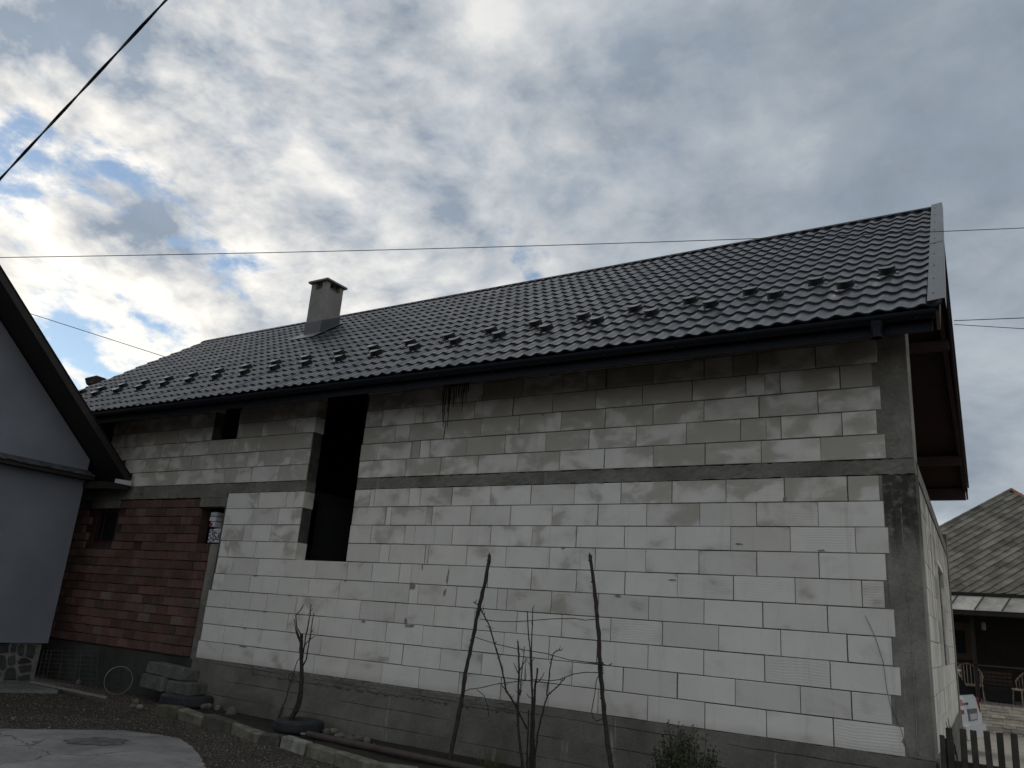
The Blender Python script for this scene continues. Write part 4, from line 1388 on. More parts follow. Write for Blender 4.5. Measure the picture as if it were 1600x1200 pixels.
specs = [(216, 257, 0.19, 0.0, -0.10, 'rough concrete block at the lower left of the pile'), (262, 297, 0.17, 0.0, 0.10, 'rough concrete block at the lower right of the pile'), (225, 279, 0.175, 0.195, 0.05, 'flat broken concrete block lying on top of the pile')]
for px0, px1, h_, up_, rz, lab in specs:
    a, b = at_y(px0, 1075, yb), at_y(px1, 1075, yb)
    L = (b-a).length
    m = MB().cbox(-L/2, L/2, -0.02, 0.30, 0, h_, 0.014, 0.010)
    o = m.obj('concrete_block', M['conc_block'])
    o.location = ((a.x+b.x)/2, yb, ztyre+up_); o.rotation_euler = (R_(-4) if up_ else 0, R_(3) if up_ else 0, rz)
    tag(o, lab, 'block', 'concrete blocks piled on the tyre')

# planting bed behind the kerb
kerb_px = [(242, 1101), (278, 1107), (319, 1117), (362, 1129), (404, 1143), (437, 1150), (477, 1160), (524, 1173), (576, 1190), (640, 1205), (705, 1222), (780, 1242), (870, 1265), (980, 1292)]
KZ = -0.605
kp = [at_z(x, y, KZ) for x, y in kerb_px]
m = MB(); n = len(kp)
fr = [Vector((p.x, p.y+0.05, -0.645)) for p in kp]
rows = 5
for i, p in enumerate(fr):
    for j in range(rows+1):
        f_ = j/rows
        m.v.append((p.x+(0.12*f_), p.y+(0.02-p.y)*f_, -0.645+0.02*math.sin(i*1.9+j*1.3)*(1 if 0 < j < rows else 0)))
for i in range(n-1):
    for j in range(rows): m.f.append((i*(rows+1)+j, (i+1)*(rows+1)+j, (i+1)*(rows+1)+j+1, i*(rows+1)+j+1))
tag(m.obj('soil_bed', M['soil'], smooth=80), kind='structure')
kl = ['mossy yellowish kerb stone at the far end beside the tyre', 'pale topped kerb stone second from the block pile', 'dark damp kerb stone third from the block pile', 'light kerb stone fourth from the block pile',
 'short dark kerb stone in front of the tree tyre', 'whitish kerb stone just right of the tree tyre', 'mottled kerb stone beside the end of the pipe', 'pale wedge shaped kerb stone near the bottom edge', 'kerb stone at the bottom edge with a yellowish top', 'last visible kerb stone below the left stake', 'kerb stone out of frame under the left stake', 'kerb stone out of frame below the bare shrub', 'kerb stone out of frame left of the bush']
for i in range(len(kp)-5):
    a, b = kp[i], kp[i+1]
    d = b-a; L = d.length
    m = MB().cbox(0.010, L-0.010, 0.0, 0.145, -0.22, rnd.uniform(-0.012, 0.014), 0.020, 0.016)
    o = m.obj('kerb_stone', M['kerb_'+'mldldwllll'[i]])
    o.location = a; o.rotation_euler = (rnd.uniform(-.05, .05), rnd.uniform(-.02, .02), math.atan2(d.y, d.x)+rnd.uniform(-.02, .02))
    tag(o, kl[i], 'kerb stone', 'kerb stones edging the planting bed')
# pipe on the bed
a, b = at_z(481, 1147, -0.60), at_z(745, 1203, -0.60)
m = MB()
dd = (b-a).normalized()
m.tube([a, a+dd*0.02, b+dd*0.6], [0.036, 0.038, 0.038], 14)
m.tube([a-dd*0.002, a+dd*0.004], [0.030, 0.030], 14)
tag(m.obj('steel_pipe', M['rust'], smooth=40), 'brown rusty pipe lying along the planting bed', 'pipe')
# tree tyre and tree
p = at_z(437, 1146, -0.645)
tc2 = Vector((p.x, p.y+0.30, -0.65))
tyre(tc2, 0.31, 0.15, 'tyre planter around the foot of the bare young tree')
def rock(px, py, s, lab, group='stones along the plinth', z=-0.64, seed=0):
    c_ = at_z(px, py, z+s*0.35)
    rg = random.Random(seed)
    m = MB()
    bm = bmesh.new(); bmesh.ops.create_icosphere(bm, subdivisions=2, radius=1.0)
    f3 = (rg.uniform(0.8, 1.35), rg.uniform(0.7, 1.05), rg.uniform(0.55, 0.85)); ph = rg.uniform(0, 9)
    for v in bm.verts:
        k = 1+0.16*math.sin(v.co.x*2.7+ph)+0.13*math.sin(v.co.y*3.9+ph*2)+0.12*math.sin(v.co.z*3.1+ph*3)
        v.co = Vector((v.co.x*f3[0]*k*s, v.co.y*f3[1]*k*s, v.co.z*f3[2]*k*s))
    me = bpy.data.meshes.new('rock'); bm.to_mesh(me); bm.free()
    me.materials.append(M['rock']); me.shade_smooth(); me.set_sharp_from_angle(angle=R_(50))
    o = link('rock', me)
    c_.y = min(c_.y, -0.05-s)
    o.location = (c_.x, c_.y, z+s*0.30); o.rotation_euler = (0, 0, rg.uniform(0, 6))
    return tag(o, lab, 'stone', group)
ORD = ['first', 'second', 'third', 'fourth', 'fifth', 'sixth', 'seventh', 'eighth', 'ninth']
L1 = '%s rounded stone from the left in the row between pipe and plinth'
for i, (x, y, s) in enumerate([(510, 1144, .055), (520, 1143, .065), (534, 1149, .065), (547, 1154, .06), (552, 1160, .045), (560, 1155, .055), (569, 1166, .035), (574, 1158, .05), (584, 1166, .035)]):
    rock(x, y, s, L1 % ORD[i], 'stones between pipe and plinth', seed=20+i)
L2 = '%s rounded stone from the left in the heap right of the block pile'
for i, (x, y, s) in enumerate([(306, 1101, .095), (319, 1104, .075), (330, 1103, .08), (340, 1103, .06), (343, 1107, .055)]):
    rock(x, y, s, L2 % ORD[i], 'stones right of the block pile', seed=40+i)
rock(361, 1112, 0.10, 'large smooth pale stone lying alone before the plinth', None, seed=51)
L3 = ['largest pale stone at the left foot of the block pile', 'small stone left of the pale stone by the block pile', 'small stone right of the pale stone by the block pile']
for i, (x, y, s) in enumerate([(213, 1096, .07), (209, 1103, .045), (218, 1105, .05)]):
    rock(x, y, s, L3[i], 'stones left of the block pile', seed=60+i, z=-0.66)
rock(127, 1066, 0.06, 'grey stone lying inside the wire mesh panel', None, seed=70)
rock(474, 1147, 0.04, 'small stone at the left end of the rusty pipe', None, seed=71, z=-0.62)

def branch(m, pxs, y, r0, r1, seg=6, dy=0.0, sub=4):
    pts = [at_y(x, yy, y+dy*i) for i, (x, yy) in enumerate(pxs)]
    out = []
    for i in range(len(pts)-1):
        for k in range(sub):
            f_ = k/sub
            q = pts[i].lerp(pts[i+1], f_)
            if 0 < k: q += Vector((rnd.uniform(-1, 1), rnd.uniform(-1, 1), 0))*0.004
            out.append(q)
    out.append(pts[-1])
    n = len(out)
    m.tube(out, [(r0+(r1-r0)*i/(n-1))*rnd.uniform(0.88, 1.12) for i in range(n)], seg)
# bare young tree; zoom frame (410,920) at 0.18321 px
k_ = 120/655
def z8(pts): return [(410+x*k_, 920+y*k_) for x, y in pts]
ty = tc2.y
tree = thing('young_tree', 'bare pruned young tree growing out of the tyre planter', 'tree', (at_y(457, 1128, ty).x, ty, -0.60))
m = MB()
branch(m, z8([(240, 1160), (255, 1090), (300, 1020), (325, 930), (335, 800), (335, 680), (332, 540), (330, 440), (335, 385)]), ty, 0.034, 0.022, 8)
branch(m, z8([(246, 1130), (268, 1040), (296, 960), (316, 860)]), ty-0.03, 0.014, 0.008)
under(m.obj('trunk', M['bark']), tree)
for pl, r in (([(318, 450), (290, 380), (270, 255)], .010), ([(322, 440), (300, 380), (285, 225), (325, 185), (355, 130)], .010), ([(335, 395), (315, 365), (305, 340)], .010), ([(345, 560), (365, 430), (395, 280), (408, 210), (416, 135)], .010), ([(405, 215), (392, 208)], .006), ([(412, 190), (432, 168)], .005),
     ([(345, 660), (375, 600), (400, 440), (415, 370), (425, 280), (438, 205)], .010), ([(350, 510), (380, 455), (410, 430), (432, 415), (450, 400)], .007), ([(412, 372), (434, 352)], .005), ([(405, 440), (412, 390)], .006)):
    m = MB(); branch(m, z8(pl), ty+rnd.uniform(-.05, .05), r, r*0.5)
    under(m.obj('limb', M['bark']), tree)
# tied vine beside it
m = MB()
branch(m, z8([(130, 1120), (150, 1060), (195, 960), (225, 850), (240, 790), (262, 740), (275, 690), (295, 620), (318, 590)]), ty-0.06, 0.008, 0.005)
branch(m, z8([(240, 790), (225, 770), (228, 735), (255, 715), (276, 730), (270, 770), (245, 800)]), ty-0.06, 0.006, 0.005)
branch(m, z8([(140, 1110), (165, 1060), (185, 1010)]), ty-0.06, 0.008, 0.006)
tag(m.obj('vine', M['bark']), 'thin looped bare vine tied left of the young tree', 'vine')

# two stakes, wires and a bare shrub; zoom frame (680,860) at 0.28329 px
k2 = 300/1059
def z4(pts): return [(680+x*k2, 860+y*k2) for x, y in pts]
SY = -0.50
def stake(pl, lab):
    m = MB()
    pts = z4(pl)
    branch(m, pts, SY, 0.026, 0.019, 8, 0.0, 5)
    p3 = at_y(*pts[-1], SY); p2 = at_y(*pts[-2], SY); d = (p3-p2).normalized()
    m.tube([p3-d*0.01, p3+d*0.03], [0.019, 0.004], 8)
    for i in range(1, len(pts)-1):
        q = at_y(*pts[i], SY); m.tube([q+Vector((0, -.012, 0)), q+Vector((rnd.uniform(-.03, .03), -.03, .012))], [0.012, 0.005], 6)
    return tag(m.obj('wooden_stake', M['stake']), lab, 'stake', 'stakes in front of the block wall')
stake([(76, 1172), (95, 1075), (125, 935), (150, 800), (165, 680), (205, 500), (235, 350), (270, 200), (298, 60), (299, 28)], 'rough wooden stake leaning right, left of the bare shrub')
stake([(985, 1270), (965, 1160), (945, 1000), (925, 820), (912, 680), (905, 520), (893, 360), (875, 180), (858, 60), (853, 28)], 'rough wooden stake leaning left, wrapped with wire, right of the shrub')
wires = thing('tie_wires', 'thin wires strung between the two wooden stakes', 'wire', at_y(700, 1180, SY))
for pl in ([(245, 378), (330, 390), (430, 393), (520, 388), (640, 378), (770, 375), (830, 385), (888, 378)], [(220, 478), (330, 515), (450, 542), (620, 570), (740, 604), (830, 615), (910, 622), (955, 636), (975, 622)],
           [(160, 778), (190, 765), (250, 758), (350, 735), (500, 718), (560, 712)], [(560, 712), (640, 718), (690, 712), (760, 682), (830, 672), (905, 674)], [(230, 768), (270, 800), (288, 850), (298, 920)],
           [(905, 676), (888, 720), (875, 820), (862, 890), (870, 925), (895, 945)], [(890, 940), (920, 930), (932, 900), (925, 800), (915, 680)], [(750, 606), (800, 610), (905, 628)]):
    m = MB(); branch(m, z4(pl), SY-0.028, 0.0045, 0.0045, 5, 0.0, 3)
    under(m.obj('wire', M['wire']), wires)
m = MB()
for k in range(5):
    c_ = at_y(*z4([(912, 620+k*14)])[0], SY); pts = []
    for j in range(13):
        an = 2*math.pi*j/12; pts.append(c_+Vector((0.029*math.cos(an), 0.029*math.sin(an), 0.006*j/12)))
    m.tube(pts, 0.005, 5, cap=False)
under(m.obj('binding', M['wire']), wires)
shrub = thing('bare_shrub', 'leafless shrub with upright stems between the two stakes', 'shrub', (at_y(828, 1200, -0.55).x, -0.55, -0.65))
for pl, r in (([(500, 1290), (480, 1180), (465, 1050), (455, 900), (460, 780), (463, 660), (462, 570), (455, 500)], .016), ([(455, 870), (400, 790), (362, 735)], .009), ([(505, 985), (480, 930), (440, 850), (390, 770), (370, 660), (350, 590), (325, 510), (300, 420), (275, 370), (255, 335), (235, 300), (212, 285)], .011),
     ([(520, 1290), (520, 1150), (530, 960), (535, 800), (525, 600), (508, 335)], .012), ([(512, 1290), (505, 1180), (510, 1050), (515, 880)], .012), ([(540, 1290), (545, 1130), (540, 900), (535, 700), (532, 500), (538, 315)], .010), ([(530, 1290), (535, 1100), (545, 860), (552, 740), (565, 650)], .017),
     ([(550, 1290), (550, 1130), (570, 990), (600, 860), (620, 800), (660, 765), (690, 735), (715, 705)], .011), ([(615, 800), (630, 690), (640, 610), (655, 565), (680, 550), (697, 551)], .008), ([(558, 730), (580, 715), (595, 690), (602, 672)], .006), ([(463, 690), (445, 650), (433, 620)], .006), ([(468, 660), (490, 620), (506, 598)], .006), ([(468, 800), (480, 650), (492, 528)], .007),
     ([(527, 815), (510, 800), (505, 785)], .005), ([(470, 790), (478, 772)], .005), ([(450, 970), (433, 942)], .005), ([(545, 1000), (550, 930)], .005), ([(600, 860), (602, 845)], .005), ([(232, 300), (222, 285), (232, 270)], .004), ([(290, 390), (285, 375)], .004), ([(300, 430), (280, 415)], .004), ([(308, 440), (318, 422)], .004), ([(325, 515), (340, 500)], .004), ([(347, 575), (340, 540)], .004), ([(352, 590), (364, 575)], .004), ([(372, 655), (372, 635)], .004), ([(385, 745), (400, 735)], .004), ([(615, 800), (617, 745)], .005), ([(262, 345), (268, 300)], .004), ([(498, 718), (497, 650)], .005)):
    m = MB(); yy = -0.55+rnd.uniform(-.10, .10)*(1 if r > .008 else 0.3)
    branch(m, z4(pl), yy, r, r*0.5, 6)
    if r > .0065:
        q = z4(pl)
        for k in range(len(q)-1):
            for _ in range(2):
                f_ = rnd.random()
                p_ = at_y(q[k][0]*(1-f_)+q[k+1][0]*f_, q[k][1]*(1-f_)+q[k+1][1]*f_, yy)
                if p_.z < -0.3: continue
                d_ = Vector((rnd.uniform(-1, 1), rnd.uniform(-1, 1), rnd.uniform(0.3, 1.2))).normalized()*rnd.uniform(.015, .055)
                m.tube([p_, p_+d_*0.6, p_+d_+Vector((0, 0, .01))], [.0035, .0028, .0015], 4)
    under(m.obj('stem', M['bark']), shrub)
# tuft of dry grass at the foot of the wall
m = MB(); gp_ = at_y(768, 1196, -0.30)
for k in range(60):
    x = gp_.x+rnd.uniform(-.12, .12); y = -0.30+rnd.uniform(-.06, .06); h_ = rnd.uniform(0.08, 0.28); dx_ = rnd.uniform(-.07, .07)
    m.poly([(x-.003, y, -0.66), (x+.003, y, -0.66), (x+dx_, y+rnd.uniform(-.03, .03), -0.66+h_)])
tag(m.obj('grass_tuft', M['grass']), 'small tuft of dry grass at the foot of the plinth', 'grass', kind='stuff')
# leafy bush with dark seed heads
BY = -0.95
bb = at_y(1068, 1240, BY)
bush = thing('seeding_bush', 'small green bush covered in dark seed heads at the bottom edge', 'bush', (bb.x, BY, -0.66))
ct = at_y(1068, 1175, BY)
rg = random.Random(5)
stems, leaves, heads = MB(), MB(), MB()
tips = []
w0 = (at_y(1118, 1175, BY)-at_y(1022, 1175, BY)).length/2
for k in range(125):
    an = rg.uniform(0, 2*math.pi); rr = w0*1.12*rg.random()**0.6
    top_z = at_y(1068, 1142, BY).z - 0.20*(rr/w0)**2 + rg.gauss(-.07, .075)
    if k < 5: top_z += 0.05
    p0 = Vector((bb.x+rr*0.25*math.cos(an), BY+rr*0.25*math.sin(an), -0.66)); p2 = Vector((ct.x+rr*math.cos(an)*1.05, BY+rr*math.sin(an), top_z))
    p1 = p0.lerp(p2, 0.55)+Vector((math.cos(an), math.sin(an), 0))*0.06*rg.random()
    stems.tube([p0, p1, p2], [0.005, 0.003, 0.0018], 4)
    for j in range(40):
        f_ = rg.uniform(0.35, 0.99)
        q = (p0.lerp(p1, f_*2) if f_ < .5 else p1.lerp(p2, f_*2-1)) + Vector((rg.gauss(0, .022), rg.gauss(0, .022), rg.gauss(0, .015)))
        d = Vector((rg.uniform(-1, 1), rg.uniform(-1, 1), rg.uniform(-.3, 1))).normalized(); s = d.orthogonal().normalized()
        ln = rg.uniform(.016, .034)
        leaves.poly([q, q+d*ln*0.5+s*ln*0.25, q+d*ln, q+d*ln*0.5-s*ln*0.25])
    for j in range(rg.choice((1, 2, 3))):
        q = p2+Vector((rg.gauss(0, .02), rg.gauss(0, .02), rg.gauss(0, .015))) if j else p2
        s = rg.uniform(.006, .010)
        i0 = len(heads.v)
        heads.v += [tuple(q+Vector(v)*s) for v in ((1,0,0),(-1,0,0),(0,1,0),(0,-1,0),(0,0,1),(0,0,-1))]
        heads.f += [tuple(i0+z for z in t_) for t_ in ((0,2,4),(2,1,4),(1,3,4),(3,0,4),(2,0,5),(1,2,5),(3,1,5),(0,3,5))]
under(stems.obj('stems', M['bark']), bush); under(leaves.obj('foliage', M['leaf']), bush); under(heads.obj('seed_heads', M['bud']), bush)['kind'] = 'stuff'
# thin cable down the block wall near the column
m = MB()
pl = [(1352, 962), (1368, 997), (1380, 1035), (1386, 1080), (1392, 1105), (1408, 1140), (1416, 1170), (1420, 1182), (1440, 1187)]
m.tube([at_y(x, y, -0.009) for x, y in pl], 0.0022, 5)
tag(m.obj('wall_cable', M['wire']), 'thin black cable running down the blocks beside the corner column', 'cable')

# ------------------------------------------------------------------ picket fence at the corner
fence = thing('picket_fence', 'dark weathered wooden picket fence at the right corner of the house', 'fence', (0.1, -0.1, -0.68))
FY = -0.10
px_t = [(1472, 1148), (1483, 1137), (1504, 1139), (1521, 1141), (1541, 1142), (1562, 1144), (1584, 1146)]
for i in range(12):
    if i < len(px_t): q = at_y(*px_t[i], FY); x, zt_ = q.x, q.z
    else: x, zt_ = at_y(1584, 1146, FY).x+0.098*(i-len(px_t)+1), 0.29
    wd = 0.048 if i else 0.04
    m = MB().cbox(-wd/2, wd/2, -0.011, 0.011, -0.62, 0.0, 0.004, 0.003)
    o = m.obj('picket', M['old_wood'], fence)
    o.matrix_parent_inverse = Matrix.Translation(fence.location).inverted()
    o.location = (x, FY-0.013, zt_); o.rotation_euler = (0, rnd.uniform(-.02, .02), 0)
for z in (-0.13, 0.03):
    pass
m = MB().cbox(0.05, 1.3, FY+0.001, FY+0.04, -0.04, 0.04, 0.004, 0.003); under(m.obj('rail', M['old_wood']), fence)
m = MB().cbox(0.05, 1.3, FY+0.001, FY+0.04, -0.50, -0.42, 0.004, 0.003); under(m.obj('rail', M['old_wood']), fence)
m = MB().cbox(1.26, 1.36, FY+0.042, FY+0.14, -0.9, 0.35, 0.006, 0.003); under(m.obj('post', M['old_wood']), fence)
m = MB().cbox(0.07, 0.15, FY+0.042, FY+0.095, -0.9, 0.2, 0.006, 0.003); under(m.obj('post', M['old_wood']), fence)
# dry twigs behind the first picket
tw = MB()
for pl in ([(1494, 1180), (1486, 1150), (1478, 1128)], [(1494, 1180), (1484, 1140), (1481, 1122)], [(1496, 1185), (1490, 1160), (1485, 1135)]):
    branch(tw, pl, 0.12, 0.005, 0.003, 5)
q = at_y(1495, 1182, 0.12)
tw.tube([q, (q.x, 0.12, -0.7)], 0.006, 5)
tag(tw.obj('dry_twigs', M['bark']), 'few dry twigs sticking up behind the picket fence', 'twigs')

m = MB(); px_ = [-1.2, 3.5, 8, 14]; py_ = [0.6, 2, 4, 6, 8, 12, 19.3]
m.v = [(x, y, gz(x, y)+0.02) for y in py_ for x in px_]
m.f = [(j*4+i, j*4+i+1, (j+1)*4+i+1, (j+1)*4+i) for j in range(6) for i in range(3)]
tag(m.obj('yard_pavement', M['yard_pave']), kind='structure')
# ------------------------------------------------------------------ neighbouring house with terrace, right background
NY = 19.2
GB = -1.15                                     # the yard lies lower behind the house
def npx(x, y, dy=0.0): return at_y(x, y, NY+dy)
nb = thing('neighbour_house', 'neighbouring wooden house with mossy slate roof and dark porch', 'house', (2.0, NY+2, GB))
eL = npx(1440, 928); eZ = npx(1600, 930).z
floorZ = npx(1600, 1104).z
railZ = npx(1600, 1044).z
canZ = npx(1600, 957).z
X0, X1 = -6.0, 9.0
# terrace base with split stone cladding
m = MB().box(X0, X1, NY+0.03, NY+3.0, GB-0.05, floorZ-0.03)
tb = under(m.obj('terrace_base', M['mortar']), nb)
z = GB; rg = random.Random(12); cnt = 0
while z < floorZ-0.06:
    h_ = rg.uniform(0.075, 0.10); x = -2.2+rg.uniform(0, .2)
    while x < 3.2:
        L = rg.uniform(0.20, 0.55)
        m = MB(); yy = NY+rg.uniform(-.06, .012)
        m.cbox(x, x+L-0.006, yy, NY+0.05, z, z+h_-0.005, 0.004)
        if cnt < 300: m.obj('cladding_stone', M['split_stone'], tb)
        cnt += 1; x += L
    z += h_
m = MB().box(X0, X1, NY-0.04, NY+3.2, floorZ-0.03, floorZ)
under(m.obj('terrace_floor', M['pale_mortar']), nb)
# back wall of the porch
m = MB().box(X0, X1, NY+2.6, NY+2.8, floorZ, eZ+0.2)
under(m.obj('porch_wall', M['dark_planks']), nb)
ppx = npx(1521, 1000, 0.1).x
for x in (ppx, ppx+2.4, ppx-2.6):
    m = MB().cbox(x-0.05, x+0.05, NY+0.05, NY+0.15, floorZ, canZ+0.05, 0.006); under(m.obj('post', M['dark_planks']), nb)
# window in a lighter brown surround
wl, wr = npx(1492, 1000, 2.55).x, npx(1508, 1000, 2.55).x
z0_, z1_ = npx(1500, 1020, 2.55).z, npx(1500, 985, 2.55).z
m = MB().box(wl-0.25, wr+0.25, NY+2.55, NY+2.6, z0_-0.2, z1_+0.25)
wn = under(m.obj('window', M['brown_panel']), nb)
m = MB().box(wl-0.05, wr, NY+2.53, NY+2.55, z0_, z1_); o = m.obj('pane', M['glass']); o.parent = wn; pass
# railing of the terrace: rail, lower rail, upright bars, grid
rail = MB().cbox(X0, X1, NY+0.05, NY+0.10, railZ-0.035, railZ, 0.004)
rail = under(rail.obj('railing', M['brown_panel']), nb)
def rl(m, nm, mat):
    o = m.obj(nm, mat); o.parent = rail; pass; return o
for z in (floorZ+0.06, floorZ+0.30, floorZ+0.52):
    rl(MB().box(ppx, 3.2, NY+0.07, NY+0.082, z, z+0.012), 'rail_bar', M['gutter'])
x = ppx+0.1
while x < 3.0:
    rl(MB().box(x, x+0.012, NY+0.083, NY+0.095, floorZ, railZ-0.035), 'rail_bar', M['gutter']); x += 0.13
# lantern
q = npx(1537, 978, 1.0)
lan = thing('porch_lantern', 'small metal lantern hanging under the porch roof', 'lantern', q)
under(MB().lathe([(0.0, 0.12), (0.05, 0.10), (0.06, 0.02), (0.06, -0.10), (0.045, -0.12), (0.0, -0.12)], q, 12).obj('body', M['steel'], None, 40), lan)
under(MB().tube([q+Vector((0, 0, 0.11)), q+Vector((0, 0, 0.85))], 0.006, 5).obj('chain', M['wire']), lan)
# sheet metal canopy: panels with standing seams
cy0, cy1 = NY-0.55, NY+0.25
zc0 = at_y(1600, 957, cy0).z; zc1 = at_y(1600, 931, cy1).z
seam_x = [at_y(x, 957, cy0).x for x in (1482, 1529, 1572, 1613, 1655)]
step = (seam_x[-1]-seam_x[0])/4
xs = [seam_x[0]+step*i for i in range(-5, 13)]
can = under(MB().box(xs[0], xs[-1], cy0+0.02, cy1, zc0-0.14, zc0-0.03).obj('canopy', M['dark_planks']), nb)
for i in range(len(xs)-1):
    m = MB()
    dxs = 0.28
    m.prism([(xs[i], cy0, zc0), (xs[i+1]-0.004, cy0, zc0), (xs[i+1]+dxs-0.004, cy1, zc1), (xs[i]+dxs, cy1, zc1)], (0, 0, -0.012))
    o = m.obj('metal_panel', M['worn_sheet']); o.parent = can; pass
    m = MB().prism([(xs[i]-0.014, cy0, zc0), (xs[i]+0.014, cy0, zc0), (xs[i]+dxs+0.014, cy1, zc1), (xs[i]+dxs-0.014, cy1, zc1)], (0, 0, 0.03))
    o = m.obj('seam', M['dark_sheet']); o.parent = can; pass
# slate roof: plane rising away from the eave with a hip towards the left and one to the right
NS = R_(38)
ey, ez_ = NY+0.20, zc1+0.03
nS, nN = Vector((0, math.cos(NS), math.sin(NS))), Vector((0, -math.sin(NS), math.cos(NS)))
nn = np.array(nN); nc = float(nn @ np.array((0, ey, ez_)))
A_ = on_plane(1470, 824, nn, nc); B_ = on_plane(1580, 765, nn, nc); C_ = on_plane(1606, 780, nn, nc); E_ = on_plane(1470, 926, nn, nc)
def n_uv(p): p = Vector(p)-Vector((0, ey, ez_)); return p.x, p.dot(nS)
def n_xyz(u, v, h=0.0): return Vector((0, ey, ez_))+Vector((u, 0, 0))+nS*v+nN*h
au, av = n_uv(A_); bu, bv = n_uv(B_); cu_, cv = n_uv(C_)
sl = (bv-av)/(bu-au); sr = (cv-bv)/(cu_-bu)
lft = bu-(bv+0.1)/sl; rgt = bu-(bv)/sr*1.0 if sr < 0 else bu+6
rgt = min(rgt, bu+9)
outline = [(lft, -0.05), (rgt, -0.05), (bu, bv)]
m = MB().prism([n_xyz(u, v, -0.02) for u, v in outline], (0, 0.0, -0.06))
nroof = under(m.obj('roof', M['dark_planks']), nb)
# hip backs so that the roof is a solid from the side
m = MB(); apex = n_xyz(bu, bv, -0.02); bl = n_xyz(lft, -0.05, -0.02); br = n_xyz(rgt, -0.05, -0.02)
b2l, b2r = bl+Vector((0, 9, 0)), br+Vector((0, 9, 0)); ap2 = Vector((apex.x, apex.y+2, apex.z))
m.poly([bl, apex, ap2, b2l]); m.poly([br, b2r, ap2, apex]); m.poly([b2l, ap2, b2r])
o = m.obj('roof_back', M['slate']); o.parent = nroof; pass
# diamond slates: a lattice whose rows follow the left hip
ang = math.atan(sl)
e1 = Vector((math.cos(ang), math.sin(ang), 0)); e2 = Vector((-math.sin(ang)*0.55+0.55*0.3, math.cos(ang)*0.9, 0)).normalized()
e2 = Vector((math.cos(ang+R_(82)), math.sin(ang+R_(82)), 0))
P1, P2 = 0.345, 0.235
cnt = 0
def inside(u, v): return -0.28 < v and (v-bv) < sl*(u-bu)-0.06 and (v-bv) < sr*(u-bu)-0.04
cand = []
for i in range(-40, 40):
    for j in range(-60, 30):
        q = Vector((bu, bv, 0)) + e1*(P1*(i+0.5*(j % 2))) + e2*(P2*j)
        cen = q+e1*P1/2+e2*P2/2
        if inside(cen.x, cen.y): cand.append((abs(cen.x-0.4)+0.2*abs(cen.y-1.5), q))
cand.sort(key=lambda t_: t_[0])
big_ = MB()
def slate(m, q, rg):
    j_ = lambda: rg.uniform(-.006, .006)
    c4 = [q+Vector((j_(), j_(), 0)), q+e1*(P1-0.006), q+e1*(P1-0.006)+e2*(P2+0.03), q+e2*(P2+0.03)+Vector((j_(), j_(), 0))]
    hs = [0.028+rg.uniform(0, .008), 0.026+rg.uniform(0, .008), 0.006, 0.008]
    t_ = [n_xyz(p.x, max(p.y, -0.04), h) for p, h in zip(c4, hs)]
    m.prism(t_, -nN*0.012)
for k, (_, q) in enumerate(cand):
    if k < 260:
        m = MB(); slate(m, q, rg)
        o = m.obj('slate', M['slate']); o.parent = nroof; pass
    else: slate(big_, q, rg)
if big_.v:
    o = big_.obj('slates', M['slate']); o.parent = nroof; pass; o['kind'] = 'stuff'
def hip_cap(p, q, mat):
    d = (q-p); n = int(d.length/0.38)
    for i in range(n):
        a = p+d*(i/n); b = p+d*((i+1.06)/n)
        m = MB().tube([a, b], [0.055, 0.048], 8)
        o = m.obj('hip_tile', mat); o.parent = nroof; pass
hip_cap(n_xyz(lft, -0.05, 0.01), n_xyz(bu, bv, 0.01), M['slate'])
hip_cap(n_xyz(bu, bv, 0.01), n_xyz(rgt, -0.05, 0.01), M['clay'])
m = MB().box(lft, rgt, ey-0.10, ey-0.02, ez_-0.09, ez_-0.01)
under(m.obj('eave_board', M['dark_planks']), nb)
# wicker chairs and a bench on the terrace
def chair(x, y, rz, lab):
    t_ = thing('wicker_chair', lab, 'chair', (x, y, floorZ), 'wicker chairs on the terrace'); t_.rotation_euler = (0, 0, rz)
    m = MB().cbox(-.25, .25, -.25, .25, .38, .44, .02); m.obj('seat', M['wicker'], t_)
    m = MB()
    for k in range(13):
        an = R_(200)+R_(-220)*k/12+R_(0)
        bx_, by_ = .28*math.cos(an), .28*math.sin(an)+.02
        hgt = .62+.38*max(0, math.sin(math.pi*k/12))
        m.tube([(bx_, by_, .42), (bx_*1.06, by_*1.06, hgt)], .012, 5)
    m.obj('backrest', M['wicker'], t_)
    m = MB(); pts = []
    for k in range(25):
        an = R_(200)+R_(-220)*k/24
        pts.append((.29*1.06*math.cos(an), .29*1.06*math.sin(an)+.02, .62+.38*max(0, math.sin(math.pi*k/24))))
    m.tube(pts, .022, 6); m.obj('top_rim', M['wicker'], t_)
    for sx in (-1, 1):
        for sy in (-1, 1):
            m = MB().tube([(sx*.21, sy*.21, .40), (sx*.24, sy*.24, 0)], [.022, .016], 6); m.obj('leg', M['wicker'], t_)
q = at_z(1516, 1098, floorZ); chair(q.x-0.02, NY+0.75, R_(20), 'wicker armchair on the terrace above the white car')
q = at_z(1597, 1100, floorZ); chair(q.x+0.12, NY+0.62, R_(-60), 'wicker armchair at the right edge of the terrace')
bx0, bx1 = npx(1540, 1090, 0.9).x, npx(1584, 1090, 0.9).x
bench = thing('terrace_bench', 'dark bench with slatted back between the wicker chairs', 'bench', ((bx0+bx1)/2, NY+0.9, floorZ))
under(MB().cbox(bx0, bx1, NY+.7, NY+1.15, floorZ+.02, floorZ+.40, .01).obj('seat', M['dark_planks']), bench)
for z in (0.46, 0.56, 0.66, 0.76):
    under(MB().cbox(bx0, bx1, NY+1.10, NY+1.13, floorZ+z, floorZ+z+.07, .004).obj('slat', M['brown_panel']), bench)
